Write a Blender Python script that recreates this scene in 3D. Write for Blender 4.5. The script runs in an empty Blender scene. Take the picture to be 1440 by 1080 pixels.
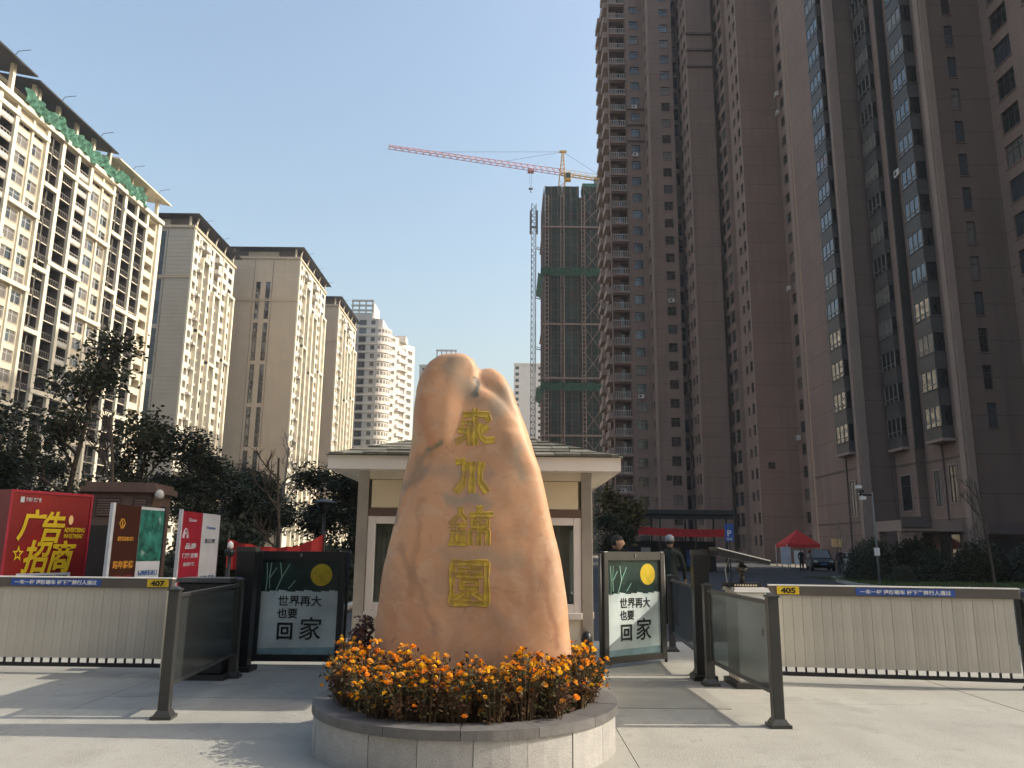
import bpy, bmesh, math, random
import numpy as np
from mathutils import Vector, Matrix, noise
from mathutils.bvhtree import BVHTree
rad = math.radians
SC = bpy.context.scene
COL = SC.collection
# ---------------------------------------------------------------- camera
cam = bpy.data.cameras.new('camera'); camo = bpy.data.objects.new('camera', cam); COL.objects.link(camo)
cam.sensor_width = 36; cam.lens = 36 * 1105 / 1440; cam.clip_end = 3000; cam.clip_start = .1
camo.location = (0, 0, 1.6)
camo.rotation_euler = (Matrix.Rotation(rad(90 + 11.75), 3, 'X') @ Matrix.Rotation(rad(.6), 3, 'Z')).to_euler()
SC.camera = camo
# ---------------------------------------------------------------- sky, sun, exposure
SUN_EL, SUN_AZ = rad(37), rad(1.5)          # azimuth measured from +x towards +y
W = bpy.data.worlds.new('World'); SC.world = W; W.use_nodes = True
nt = W.node_tree; bg = nt.nodes['Background']
sky = nt.nodes.new('ShaderNodeTexSky'); sky.sky_type = 'NISHITA'; sky.sun_disc = False
sky.sun_elevation = SUN_EL; sky.sun_rotation = rad(90) - SUN_AZ
sky.air_density = 1.65; sky.dust_density = 4.6; sky.ozone_density = 1.0; sky.altitude = 0
nt.links.new(sky.outputs[0], bg.inputs[0]); bg.inputs[1].default_value = .15
sl = bpy.data.lights.new('sun', 'SUN'); sl.energy = 2.9; sl.angle = rad(.53); sl.color = (1, .91, .76)
so = bpy.data.objects.new('sun', sl); COL.objects.link(so)
sd = Vector((math.cos(SUN_AZ) * math.cos(SUN_EL), math.sin(SUN_AZ) * math.cos(SUN_EL), math.sin(SUN_EL)))
so.rotation_euler = (-sd).to_track_quat('-Z', 'Y').to_euler(); so.location = (60, 10, 60)
vs = SC.view_settings; vs.view_transform = 'Standard'; vs.look = 'None'; vs.gamma = 1; vs.exposure = .74
vs.use_curve_mapping = False
cy = SC.cycles; cy.use_denoising = True; cy.max_bounces = 7; cy.diffuse_bounces = 3; cy.glossy_bounces = 3
cy.transparent_max_bounces = 12; cy.volume_bounces = 0; cy.caustics_reflective = False; cy.caustics_refractive = False
random.seed(5)
# ---------------------------------------------------------------- materials
def mat(name, col, rough=.7, metal=0, var=.12, scale=2., bump=0, bscale=30., spec=.4, streak=0, rnd=0, island=0,
        transl=0, emit=None, speck=0, mottle=None, joint=0, broom=0):
    m = bpy.data.materials.new(name); m.use_nodes = True; n = m.node_tree.nodes; l = m.node_tree.links
    b = n['Principled BSDF']; b.inputs['Roughness'].default_value = rough; b.inputs['Metallic'].default_value = metal
    b.inputs['Specular IOR Level'].default_value = spec
    tc = n.new('ShaderNodeTexCoord')
    def mixc(a, bb, f, mode='MIX'):
        x = n.new('ShaderNodeMix'); x.data_type = 'RGBA'; x.blend_type = mode
        for s, v in ((x.inputs[6], a), (x.inputs[7], bb), (x.inputs[0], f)):
            if hasattr(v, 'is_output'): l.new(v, s)
            else: s.default_value = v
        return x.outputs[2]
    def noi(sc, det=4, mp=None):
        t = n.new('ShaderNodeTexNoise'); t.inputs['Scale'].default_value = sc; t.inputs['Detail'].default_value = det
        if mp:
            q = n.new('ShaderNodeMapping'); q.inputs['Scale'].default_value = mp; l.new(tc.outputs['Object'], q.inputs[0]); l.new(q.outputs[0], t.inputs[0])
        else: l.new(tc.outputs['Object'], t.inputs[0])
        return t.outputs[0]
    def ramp(s, a, bb):
        r = n.new('ShaderNodeMapRange'); r.inputs[1].default_value = a; r.inputs[2].default_value = bb; l.new(s, r.inputs[0]); return r.outputs[0]
    c = [min(1, x) for x in col] + [1]
    lo = [x * (1 - var) for x in c[:3]] + [1]; hi = [min(1, x * (1 + var)) for x in c[:3]] + [1]
    out = mixc(lo, hi, ramp(noi(scale), .3, .7))
    if mottle: out = mixc(out, list(mottle[0]) + [1], ramp(noi(mottle[1], 3), mottle[2], mottle[2] + .12))
    if streak:
        out = mixc(out, [x * (1 - streak) for x in c[:3]] + [1], ramp(noi(1, 5, (1.1, 1.1, .06)), .5, .75))
    if speck: out = mixc(out, [x * (1 - speck) for x in c[:3]] + [1], ramp(noi(220, 2), .52, .6))
    if joint:
        sx = n.new('ShaderNodeSeparateXYZ'); l.new(tc.outputs['Object'], sx.inputs[0]); q = [n.new('ShaderNodeMath') for _ in range(3)]
        q[0].operation = 'DIVIDE'; q[0].inputs[1].default_value = joint; l.new(sx.outputs[2], q[0].inputs[0]); q[1].operation = 'FRACT'; l.new(q[0].outputs[0], q[1].inputs[0]); q[2].operation = 'LESS_THAN'; q[2].inputs[1].default_value = .022; l.new(q[1].outputs[0], q[2].inputs[0])
        out = mixc(out, [x * .62 for x in c[:3]] + [1], q[2].outputs[0])
    if broom:
        out = mixc(out, [x * (1 - broom) for x in c[:3]] + [1], ramp(noi(1.3, 6, (2.2, .35, 1)), .46, .72)); out = mixc(out, [x * (1 - broom * 1.4) for x in c[:3]] + [1], ramp(noi(5.5, 8), .60, .68)); out = mixc(out, [min(1, x * 1.12) for x in c[:3]] + [1], ramp(noi(38, 3), .58, .7))
    if rnd:
        oi = n.new('ShaderNodeObjectInfo'); r = n.new('ShaderNodeMapRange'); r.inputs[3].default_value = 1 - rnd; r.inputs[4].default_value = 1 + rnd
        l.new(oi.outputs['Random'], r.inputs[0]); out = mixc(out, r.outputs[0], 1., 'MULTIPLY')
    if island:
        g = n.new('ShaderNodeNewGeometry'); r = n.new('ShaderNodeMapRange'); r.inputs[3].default_value = 1 - island; r.inputs[4].default_value = 1 + island
        l.new(g.outputs['Random Per Island'], r.inputs[0]); out = mixc(out, r.outputs[0], 1., 'MULTIPLY')
    l.new(out, b.inputs['Base Color'])
    if bump:
        bp = n.new('ShaderNodeBump'); bp.inputs['Strength'].default_value = bump; bp.inputs['Distance'].default_value = .02
        l.new(noi(bscale, 6), bp.inputs['Height']); l.new(bp.outputs[0], b.inputs['Normal'])
    if transl:
        t = n.new('ShaderNodeBsdfTranslucent'); l.new(out, t.inputs[0]); mx = n.new('ShaderNodeMixShader'); mx.inputs[0].default_value = transl
        l.new(b.outputs[0], mx.inputs[1]); l.new(t.outputs[0], mx.inputs[2]); l.new(mx.outputs[0], n['Material Output'].inputs[0])
    if emit: b.inputs['Emission Color'].default_value = list(emit[:3]) + [1]; b.inputs['Emission Strength'].default_value = emit[3]
    return m
def tint_glass(name, col, through, rough=.05, tr=(.8, .85, .85)):
    m = bpy.data.materials.new(name); m.use_nodes = True; n = m.node_tree.nodes; l = m.node_tree.links
    b = n['Principled BSDF']; b.inputs['Base Color'].default_value = list(col) + [1]; b.inputs['Roughness'].default_value = rough
    t = n.new('ShaderNodeBsdfTransparent'); t.inputs[0].default_value = (*tr, 1)
    tc = n.new('ShaderNodeTexCoord'); no = n.new('ShaderNodeTexNoise'); no.inputs['Scale'].default_value = 1.5; l.new(tc.outputs['Object'], no.inputs[0])
    r = n.new('ShaderNodeMapRange'); r.inputs[3].default_value = through * .8; r.inputs[4].default_value = through * 1.2; l.new(no.outputs[0], r.inputs[0])
    mx = n.new('ShaderNodeMixShader'); l.new(r.outputs[0], mx.inputs[0]); l.new(b.outputs[0], mx.inputs[1]); l.new(t.outputs[0], mx.inputs[2]); l.new(mx.outputs[0], n['Material Output'].inputs[0])
    return m
# ---------------------------------------------------------------- mesh helpers
class MB:
    def __init__(s): s.v = []; s.f = []; s.m = []
    def quad(s, a, b, c, d, mi=0):
        k = len(s.v); s.v += [tuple(a), tuple(b), tuple(c), tuple(d)]; s.f.append((k, k + 1, k + 2, k + 3)); s.m.append(mi)
    def poly(s, pts, mi=0):
        k = len(s.v); s.v += [tuple(p) for p in pts]; s.f.append(tuple(range(k, k + len(pts)))); s.m.append(mi)
    def hexa(s, c, mi=0):       # bottom ring 0-3 ccw from above, top ring 4-7
        k = len(s.v); s.v += [tuple(p) for p in c]
        for q in ((3, 2, 1, 0), (4, 5, 6, 7), (0, 1, 5, 4), (1, 2, 6, 5), (2, 3, 7, 6), (3, 0, 4, 7)):
            s.f.append(tuple(k + i for i in q)); s.m.append(mi)
    def box(s, x0, y0, z0, x1, y1, z1, mi=0):
        s.hexa([(x0, y0, z0), (x1, y0, z0), (x1, y1, z0), (x0, y1, z0), (x0, y0, z1), (x1, y0, z1), (x1, y1, z1), (x0, y1, z1)], mi)
    def tube(s, pts, r, n=6, mi=0, cap=True):
        pts = [Vector(p) for p in pts]; rs = r if isinstance(r, (list, tuple)) else [r] * len(pts); k0 = len(s.v); up = Vector((.13, .27, .95))
        for i, p in enumerate(pts):
            d = (pts[min(i + 1, len(pts) - 1)] - pts[max(i - 1, 0)]).normalized()
            a = d.cross(up)
            if a.length < .05: a = d.cross(Vector((1, 0, 0)))
            a.normalize(); b = d.cross(a)
            for j in range(n):
                t = 2 * math.pi * j / n; s.v.append(tuple(p + (a * math.cos(t) + b * math.sin(t)) * rs[i]))
        for i in range(len(pts) - 1):
            for j in range(n):
                a0 = k0 + i * n + j; a1 = k0 + i * n + (j + 1) % n; s.f.append((a0, a1, a1 + n, a0 + n)); s.m.append(mi)
        if cap:
            s.f.append(tuple(k0 + j for j in reversed(range(n)))); s.m.append(mi)
            e = k0 + (len(pts) - 1) * n; s.f.append(tuple(e + j for j in range(n))); s.m.append(mi)
    def bar(s, a, b, w, mi=0): s.tube([a, b], w * .7071, 4, mi)
    def cyl(s, x, y, z0, z1, r, n=16, mi=0, r1=None): s.tube([(x, y, z0), (x, y, z1)], [r, r if r1 is None else r1], n, mi)
    def lathe(s, prof, n=16, mi=0, cx=0, cy=0):
        k = len(s.v)
        for r, z in prof:
            for j in range(n): t = 2 * math.pi * j / n; s.v.append((cx + r * math.cos(t), cy + r * math.sin(t), z))
        for i in range(len(prof) - 1):
            for j in range(n):
                a = k + i * n + j; b = k + i * n + (j + 1) % n; s.f.append((a, b, b + n, a + n)); s.m.append(mi)
        s.f.append(tuple(k + j for j in reversed(range(n)))); s.m.append(mi)
        e = k + (len(prof) - 1) * n; s.f.append(tuple(e + j for j in range(n))); s.m.append(mi)
    def mesh(s, name, mats, smooth=False):
        me = bpy.data.meshes.new(name); me.from_pydata(s.v, [], s.f)
        for m in (mats if isinstance(mats, (list, tuple)) else [mats]): me.materials.append(m)
        me.polygons.foreach_set('material_index', s.m)
        if smooth: me.polygons.foreach_set('use_smooth', [True] * len(s.f))
        me.update(); return me
    def build(s, name, mats, parent=None, smooth=False, bevel=0, kind=None):
        o = link(name, s.mesh(name, mats, smooth), parent)
        if bevel:
            b = o.modifiers.new('bevel', 'BEVEL'); b.width = bevel; b.segments = 2; b.limit_method = 'ANGLE'
        if kind: o['kind'] = kind
        return o
def link(name, me, parent=None, loc=(0, 0, 0), rz=0, scale=1):
    o = bpy.data.objects.new(name, me); COL.objects.link(o); o.parent = parent; o.location = loc
    if rz: o.rotation_euler = (0, 0, rz)
    if scale != 1: o.scale = (scale,) * 3 if not isinstance(scale, (tuple, list)) else scale
    return o
def tag(o, label, cat, group=None):
    o['label'] = label; o['category'] = cat
    if group: o['group'] = group
    return o
def thing(name, label, cat, loc=(0, 0, 0), rz=0, group=None):
    o = link(name, None, None, loc, rz); o.empty_display_size = .3; return tag(o, label, cat, group)
def structure(o): o['kind'] = 'structure'; return o
def copy_tree(o, parent=None):
    c = o.copy(); COL.objects.link(c); c.parent = parent
    for ch in list(o.children): copy_tree(ch, c)
    return c
TMP = bpy.data.scenes.new('scratch')         # small scene used only to evaluate text and modifiers
def eval_mesh(o):
    TMP.collection.objects.link(o); COL.objects.unlink(o); vl = TMP.view_layers[0]; vl.update(); dg = vl.depsgraph; me = bpy.data.meshes.new_from_object(o.evaluated_get(dg)); TMP.collection.objects.unlink(o); return me
def text(body, size, material, parent, loc, rz=0, bold=0., name='lettering', shear=0, width=None, height=None, rx=90, spacing=1, align='LEFT', line=1):
    c = bpy.data.curves.new('t', 'FONT'); c.body = body; c.size = size; c.offset = bold; c.shear = shear; c.extrude = .0015; c.space_character = spacing; c.align_x = align; c.space_line = line
    c.resolution_u = 3
    o = bpy.data.objects.new('t', c); COL.objects.link(o); me = eval_mesh(o); bpy.data.objects.remove(o); bpy.data.curves.remove(c)
    me.materials.clear(); me.materials.append(material)
    xs = [v.co.x for v in me.vertices]; ys = [v.co.y for v in me.vertices]
    sx = width / (max(xs) - min(xs)) if width else 1; sy = height / (max(ys) - min(ys)) if height else sx if width and not height else 1
    for v in me.vertices: v.co.x = (v.co.x - (min(xs) if width else 0)) * sx; v.co.y = (v.co.y - (min(ys) if height else 0)) * sy
    t = link(name, me, parent, loc); t.rotation_euler = (rad(rx), 0, rz); return t
# ---------------------------------------------------------------- shared materials
M = {}
M['concrete'] = mat('concrete', (.345, .335, .30), .85, var=.10, scale=.7, bump=.35, bscale=60, mottle=((.29, .28, .25), 1.6, .56), broom=.10)
M['patch'] = mat('cement_patch', (.29, .28, .255), .9, var=.12, scale=2, bump=.4, bscale=50)
M['asphalt'] = mat('asphalt', (.04, .042, .048), .85, var=.2, scale=1.5, bump=.4, bscale=120)
M['soil'] = mat('soil', (.08, .06, .04), .95, var=.3, scale=8, bump=.8, bscale=40)
M['kerb'] = mat('kerb_stone', (.36, .35, .33), .85, var=.1, scale=4, bump=.2)
M['lawn'] = mat('lawn', (.07, .10, .03), .95, var=.35, scale=6, bump=.8, bscale=70)
M['city'] = mat('far_ground', (.16, .15, .13), .95, var=.2, scale=.05)
M['dark_metal'] = mat('grey_painted_metal', (.055, .055, .054), .38, .3, var=.08, scale=6, spec=.5)
M['black_metal'] = mat('black_painted_metal', (.025, .027, .03), .4, .3, var=.1, scale=6)
M['steel'] = mat('brushed_steel', (.46, .42, .38), .33, .9, var=.15, scale=3)
M['white_frame'] = mat('white_window_frame', (.74, .68, .63), .45, var=.05)
M['cream'] = mat('cream_panel', (.72, .62, .44), .55, var=.06, scale=1.5)
M['glass'] = mat('window_glass', (.02, .024, .026), .06, 0, var=.2, scale=.4, spec=.8)
M['glass_blue'] = mat('clear_window_glass', (.05, .065, .08), .04, 0, var=.3, scale=.5, spec=1.)
M['glass_curtain'] = mat('curtained_window', (.17, .155, .14), .25, 0, var=.18, scale=1.2, spec=.6)
M['dark_hole'] = mat('dark_interior', (.05, .045, .042), .9)
M['white'] = mat('white_paint', (.78, .76, .72), .5, var=.05)
M['black'] = mat('black_paint', (.012, .012, .012), .5)
M['yellow'] = mat('yellow_paint', (.75, .52, .03), .5)
M['red'] = mat('red_cloth', (.52, .035, .03), .75, var=.15, scale=3)
M['blue'] = mat('blue_plate', (.03, .09, .36), .45)
M['rail'] = mat('balcony_rail', (.55, .53, .5), .5, var=.1)
# ---------------------------------------------------------------- ground
def sheet(name, x0, y0, x1, y1, z, m):
    b = MB(); b.quad((x0, y0, z), (x1, y0, z), (x1, y1, z), (x0, y1, z)); return structure(b.build(name, m))
sheet('ground', -1200, -300, 1200, 1500, -.03, M['city'])
fore = sheet('forecourt', -30, -12, 30, 14.6, -.012, M['kerb'])
b = MB(); random.seed(2)
xs = [-26, -19.5, -13.2, -8.6, -4.3, .98, 5.3, 10.1, 15, 20, 26]; ys = [-10, -5, -.6, 3.4, 8.9, 14.5]
for i in range(len(xs) - 1):
    for j in range(len(ys) - 1):
        g = .004; b = MB(); zz = random.uniform(-.002, .002); b.box(xs[i] + g, ys[j] + g, -.12, xs[i + 1] - g, ys[j + 1] - g, zz); b.build('slab', M['concrete'], fore)
b = MB(); b.box(.99, 8.55, -.02, 2.28, 10.4, .0045); b.build('cement_patch', M['patch'], fore)
b = MB(); b.quad((-24, 14.55, -.008), (22, 14.55, -.008), (30, 105, -.008), (-24, 105, -.008)); structure(b.build('road', M['asphalt']))
# ---------------------------------------------------------------- planter
PX, PY, PR = -.36, 7.08, 1.275
M['granite'] = mat('light_granite', (.40, .39, .38), .8, var=.1, scale=9, bump=.15, bscale=90, speck=.4, rnd=.1)
M['cap'] = mat('dark_granite_cap', (.15, .145, .145), .6, var=.2, scale=7, bump=.15, bscale=60, speck=.35, rnd=.12)
pl = thing('round_planter', 'round granite planter with dark capstones at the foot of the carved stone', 'planter', (PX, PY, 0))
def arc_block(mb, r0, r1, z0, z1, a0, a1, k=3):
    for i in range(k):
        t0 = a0 + (a1 - a0) * i / k; t1 = a0 + (a1 - a0) * (i + 1) / k
        P = lambda r, t, z: (r * math.cos(t), r * math.sin(t), z)
        mb.quad(P(r0, t0, z1), P(r1, t0, z1), P(r1, t1, z1), P(r0, t1, z1)); mb.quad(P(r0, t1, z0), P(r1, t1, z0), P(r1, t0, z0), P(r0, t0, z0))
        mb.quad(P(r1, t0, z0), P(r1, t1, z0), P(r1, t1, z1), P(r1, t0, z1)); mb.quad(P(r0, t1, z0), P(r0, t0, z0), P(r0, t0, z1), P(r0, t1, z1))
    P = lambda r, t, z: (r * math.cos(t), r * math.sin(t), z)
    mb.quad(P(r0, a0, z0), P(r1, a0, z0), P(r1, a0, z1), P(r0, a0, z1)); mb.quad(P(r1, a1, z0), P(r0, a1, z0), P(r0, a1, z1), P(r1, a1, z1))
N = 20; random.seed(1)
for i in range(N):
    a0 = 2 * math.pi * (i + .3) / N; a1 = a0 + 2 * math.pi / N; j = random.uniform(-.004, .004)
    m = MB(); arc_block(m, PR - .17, PR - .02 + j, -.03, .285, a0 + .002, a1 - .002); m.build('granite_block', M['granite'], pl)
N2 = 14
for i in range(N2):
    a0 = 2 * math.pi * (i + .55) / N2; a1 = a0 + 2 * math.pi / N2; j = random.uniform(-.003, .003)
    m = MB(); arc_block(m, PR - .24, PR + j, .286, .355 + j, a0 + .002, a1 - .002, 5); m.build('capstone', M['cap'], pl)
m = MB(); m.lathe([(PR - .2, -.02), (PR - .2, .30), (.6, .33), (.05, .34)], 28); m.build('soil', M['soil'], pl, True)
# ---------------------------------------------------------------- the carved stone
OL = [(-1.13, .1), (-1.156, .636), (-1.149, .879), (-1.13, 1.125), (-1.117, 1.425), (-1.065, 1.731), (-.999, 2.043), (-.943, 2.307), (-.901, 2.468), (-.891, 2.63), (-.883, 2.847), (-.867, 3.013), (-.839, 3.138), (-.774, 3.25), (-.681, 3.322), (-.60, 3.355)]
OM = [(.53, .1), (.526, .653), (.507, .895), (.474, 1.191), (.436, 1.492), (.385, 1.746), (.319, 2.031), (.252, 2.293), (.17, 2.506), (.09, 2.694), (-.02, 2.85), (-.13, 2.96), (-.25, 3.02), (-.295, 3.08), (-.305, 3.208), (-.35, 3.291), (-.44, 3.347), (-.55, 3.358)]
LL = [(-.55, .1), (-.5, 1.0), (-.46, 2.0), (-.4, 2.6), (-.40, 2.9), (-.345, 3.06), (-.325, 3.17), (-.29, 3.215), (-.24, 3.226)]
LR = [(.53, .1), (.526, .653), (.507, .895), (.474, 1.191), (.436, 1.492), (.385, 1.746), (.319, 2.031), (.252, 2.293), (.185, 2.506), (.117, 2.694), (.034, 2.871), (-.008, 3.008), (-.077, 3.132), (-.16, 3.21), (-.205, 3.228)]
def itp(P, z):
    for (x0, z0), (x1, z1) in zip(P, P[1:]):
        if z <= z1: return x0 + (x1 - x0) * (z - z0) / max(1e-6, z1 - z0)
    return P[-1][0]
def loft(bmb, Lp, Rp, z0, z1, dep, yoff, n=64, lv=70):
    k = len(bmb.v)
    for i in range(lv + 1):
        q = i / lv; z = z0 + (z1 - z0) * (1 - (1 - q) ** 1.6)
        a, b_ = itp(Lp, z), itp(Rp, z); cx = (a + b_) / 2; hw = max(.004, (b_ - a) / 2); hd = dep(z) * min(1, hw / .16) ** .6
        for j in range(n):
            t = 2 * math.pi * j / n; c, s = math.cos(t), math.sin(t); e = .5
            bmb.v.append((cx + hw * math.copysign(abs(c) ** e, c), yoff(z) + hd * math.copysign(abs(s) ** e, s), z))
    for i in range(lv):
        for j in range(n):
            p = k + i * n + j; q = k + i * n + (j + 1) % n; bmb.f.append((p, q, q + n, p + n)); bmb.m.append(0)
    bmb.f.append(tuple(k + j for j in reversed(range(n)))); bmb.m.append(0)
    e = k + lv * n; bmb.f.append(tuple(e + j for j in range(n))); bmb.m.append(0)
def rock_mat():
    m = mat('orange_stone', (.60, .335, .195), .5, var=.13, scale=2.3, bump=.07, bscale=18, speck=.06, spec=.35, mottle=((.47, .30, .195), 1.4, .48))
    n = m.node_tree.nodes; l = m.node_tree.links; b = n['Principled BSDF']; src = b.inputs['Base Color'].links[0].from_socket
    tc = n.new('ShaderNodeTexCoord'); no = n.new('ShaderNodeTexNoise'); no.inputs['Scale'].default_value = 3.5; no.inputs['Detail'].default_value = 5; l.new(tc.outputs['Object'], no.inputs[0])
    sp = n.new('ShaderNodeSeparateXYZ'); l.new(tc.outputs['Object'], sp.inputs[0])
    for sc_, ds, col_, lo_, hi_ in ((.9, 2.2, (.46, .24, .14), .50, .72), (2.6, 3., (.56, .37, .25), .52, .66), (6., 2., (.36, .21, .14), .60, .72), (17, 1.2, (.60, .38, .24), .60, .74)):
        t_ = n.new('ShaderNodeTexNoise'); t_.inputs['Scale'].default_value = sc_; t_.inputs['Distortion'].default_value = ds; t_.inputs['Detail'].default_value = 7; l.new(tc.outputs['Object'], t_.inputs[0]); r_ = n.new('ShaderNodeMapRange'); r_.inputs[1].default_value = lo_; r_.inputs[2].default_value = hi_; r_.inputs[4].default_value = .6; l.new(t_.outputs[0], r_.inputs[0])
        x_ = n.new('ShaderNodeMix'); x_.data_type = 'RGBA'; l.new(r_.outputs[0], x_.inputs[0]); l.new(src, x_.inputs[6]); x_.inputs[7].default_value = (*col_, 1); src = x_.outputs[2]
    def mth(op, a, b_=None):
        q = n.new('ShaderNodeMath'); q.operation = op
        for i, v in enumerate((a, b_)):
            if v is None: continue
            if hasattr(v, 'is_output'): l.new(v, q.inputs[i])
            else: q.inputs[i].default_value = v
        return q.outputs[0]
    wob = mth('MULTIPLY', mth('SUBTRACT', no.outputs[0], .5), .30)
    def vein(x0, z0, x1, z1, w, col, amt):
        nonlocal src
        x0, x1, z0, z1, w = x0 * 1.045, x1 * 1.045, 1.6 + (z0 - 1.6) * 1.045, 1.6 + (z1 - 1.6) * 1.045, w * 1.15
        dx, dz = x1 - x0, z1 - z0; L = math.hypot(dx, dz); dx /= L; dz /= L
        px = mth('SUBTRACT', sp.outputs[0], x0); pz = mth('SUBTRACT', sp.outputs[2], z0)
        al = mth('ADD', mth('MULTIPLY', px, dx), mth('MULTIPLY', pz, dz)); ac = mth('ADD', mth('SUBTRACT', mth('MULTIPLY', px, dz), mth('MULTIPLY', pz, dx)), wob)
        over = mth('MAXIMUM', mth('SUBTRACT', mth('ABSOLUTE', mth('SUBTRACT', al, L / 2)), L / 2), 0.)
        d = mth('ADD', mth('ABSOLUTE', ac), over)
        r = n.new('ShaderNodeMapRange'); r.interpolation_type = 'SMOOTHSTEP'; r.inputs[1].default_value = w; r.inputs[2].default_value = 0; r.inputs[4].default_value = amt; l.new(d, r.inputs[0])
        f = mth('MULTIPLY', r.outputs[0], mth('ADD', no.outputs[0], .35))
        x = n.new('ShaderNodeMix'); x.data_type = 'RGBA'; l.new(f, x.inputs[0]); l.new(src, x.inputs[6]); x.inputs[7].default_value = list(col) + [1]; src = x.outputs[2]
    vein(-.312, 3.10, -.322, 2.93, .035, (.05, .035, .03), 1.5); G = (.24, .245, .21); D = (.20, .17, .14)
    vein(-.74, 2.42, -1.1, 1.75, .07, D, .8); vein(-.72, 2.44, -.62, 2.5, .05, (.1, .14, .1), .9); vein(-.55, 3.25, -.35, 2.95, .16, G, .75)
    vein(-.05, 3.0, -.15, 2.8, .13, G, .6); vein(-.75, 2.25, -.2, 2.2, .12, G, .5); vein(-.55, 2.0, -.2, 1.98, .09, G, .7); vein(.05, 2.45, .12, 2.2, .1, G, .6)
    vein(-.55, 1.55, .1, 1.5, .12, (.36, .28, .2), .7); vein(-.75, 2.0, -.85, 1.2, .05, (.36, .2, .12), .6); vein(.22, 1.9, .15, 1.1, .07, (.42, .2, .11), .6); vein(-.95, 1.6, -.6, .9, .06, (.30, .19, .13), .6); vein(.3, 1.5, .35, .8, .05, (.36, .17, .1), .7); vein(-.8, 2.9, -.7, 2.5, .1, (.50, .2, .1), .7); vein(-.3, 1.2, .1, .9, .09, (.34, .24, .18), .6)
    l.new(src, b.inputs['Base Color']); return m
M['rock'] = rock_mat()
m = MB(); RY = PY + .30
SCL = 1.045
OL, OM, LL, LR = [[(x * SCL, .1 if z == .1 else 1.6 + (z - 1.6) * SCL) for x, z in Q] for Q in (OL, OM, LL, LR)]
loft(m, OL, OM, .1, OM[-1][1] - .002, lambda z: .37 - .06 * (z - .1), lambda z: RY + .01 * z)
loft(m, LL, LR, .1, LR[-1][1] - .002, lambda z: .35 - .06 * (z - .1), lambda z: RY + .03 + .012 * z)
tmp = m.build('tmp', M['rock'])
r = tmp.modifiers.new('r', 'REMESH'); r.mode = 'VOXEL'; r.voxel_size = .022
s = tmp.modifiers.new('s', 'SMOOTH'); s.iterations = 3; s.factor = .5
me = eval_mesh(tmp); bpy.data.objects.remove(tmp)
def sst(a, b_, x): t = max(0, min(1, (x - a) / (b_ - a))); return t * t * (3 - 2 * t)
NR = [v.normal.copy() for v in me.vertices]; CO = []
for iv, v in enumerate(me.vertices):
    x, y, z = v.co; fr = sst(RY + .05, RY - .2, y)     # front side only
    # raised left lobe with a shoulder, hollow under it, a diagonal crack and a shallow ledge
    edge = -.50 - .10 * (3.0 - z); lobe = sst(edge + .09, edge - .11, x) * sst(2.30 + .25 * (x + .9), 2.52 + .25 * (x + .9), z)
    ledge = sst(2.70, 2.62, z + .12 * x) * sst(-.12, .02, x) * sst(2.2, 2.6, z)
    dl = abs((x + .74) * .88 - (z - 2.42) * .47) if False else abs((z - 2.42) - (x + .74) * 1.86) / 2.1
    crack = sst(.05, 0, dl) * sst(1.6, 1.9, z) * sst(2.5, 2.4, z)
    lump = noise.noise(Vector((x * 1.7, y * 1.7, z * 1.3))) * .028 + noise.noise(Vector((x * 5, y * 5, z * 4))) * .007
    yy = y + fr * (-.03 * lobe - .02 * ledge + .02 * crack) - .08 * (x + .3)
    CO.extend(Vector((x, yy, z)) + NR[iv] * lump)
me.vertices.foreach_set('co', CO); me.update()
me.materials.clear(); me.materials.append(M['rock']); me.polygons.foreach_set('use_smooth', [True] * len(me.polygons)); me.name = 'carved_stone'
rock = link('carved_stone', me); tag(rock, 'tall rounded orange landscape stone with carved yellow characters, standing in the flower planter', 'stone')
tree_bvh = BVHTree.FromPolygons([v.co.copy() for v in me.vertices], [tuple(p.vertices) for p in me.polygons])
M['gold'] = mat('yellow_carving_paint', (.47, .32, .045), .6, var=.25, scale=14, mottle=((.36, .23, .07), 9, .5))
def carve(strokes, fx, fz, wd):
    mb = MB()
    for st in strokes:
        w = wd
        if isinstance(st[0], (int, float)): w = wd * st[0]; st = st[1:]
        pts = []
        for (x0, z0), (x1, z1) in zip(st, st[1:]):
            k = max(1, int(math.hypot(x1 - x0, z1 - z0) / 14))
            pts += [(x0 + (x1 - x0) * i / k, z0 + (z1 - z0) * i / k) for i in range(k)]
        pts.append(st[-1]); P = [(fx(a), fz(b_)) for a, b_ in pts]; rows = []
        for i, (x, z) in enumerate(P):
            a = P[max(0, i - 1)]; c = P[min(len(P) - 1, i + 1)]; dx, dz = c[0] - a[0], c[1] - a[1]; L = math.hypot(dx, dz) or 1; nx, nz = -dz / L, dx / L
            ww = w * (.72 + .5 * abs(math.cos(1.25 * math.pi * min(1, (i + .2) / max(1, len(P) - 1)))))
            row = []
            for s_, lift in ((-1.35, -.004), (-1.05, .007), (0, .0015), (1.05, .007), (1.35, -.004)):
                hx, hz = x + nx * ww * s_, z + nz * ww * s_; h = tree_bvh.ray_cast(Vector((hx, 3, hz)), Vector((0, 1, 0)))
                row.append((hx, (h[0].y if h[0] else 6.6) - lift, hz))
            rows.append(row)
        for r0, r1 in zip(rows, rows[1:]):
            for i in range(4): mb.quad(r0[i], r0[i + 1], r1[i + 1], r1[i])
        mb.poly(rows[0]); mb.poly(rows[-1])
    return mb
fxA = lambda a: (-.725 + a / 945 * .845) * 1.062; fzA = lambda b_: 1.6 + (1.246 - b_ / 1080 * .965) * 1.062
fxB = lambda a: (-.70 + a / 889 * .825) * 1.062; fzB = lambda b_: 1.6 + (.40 - b_ / 1080 * .97) * 1.062
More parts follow.
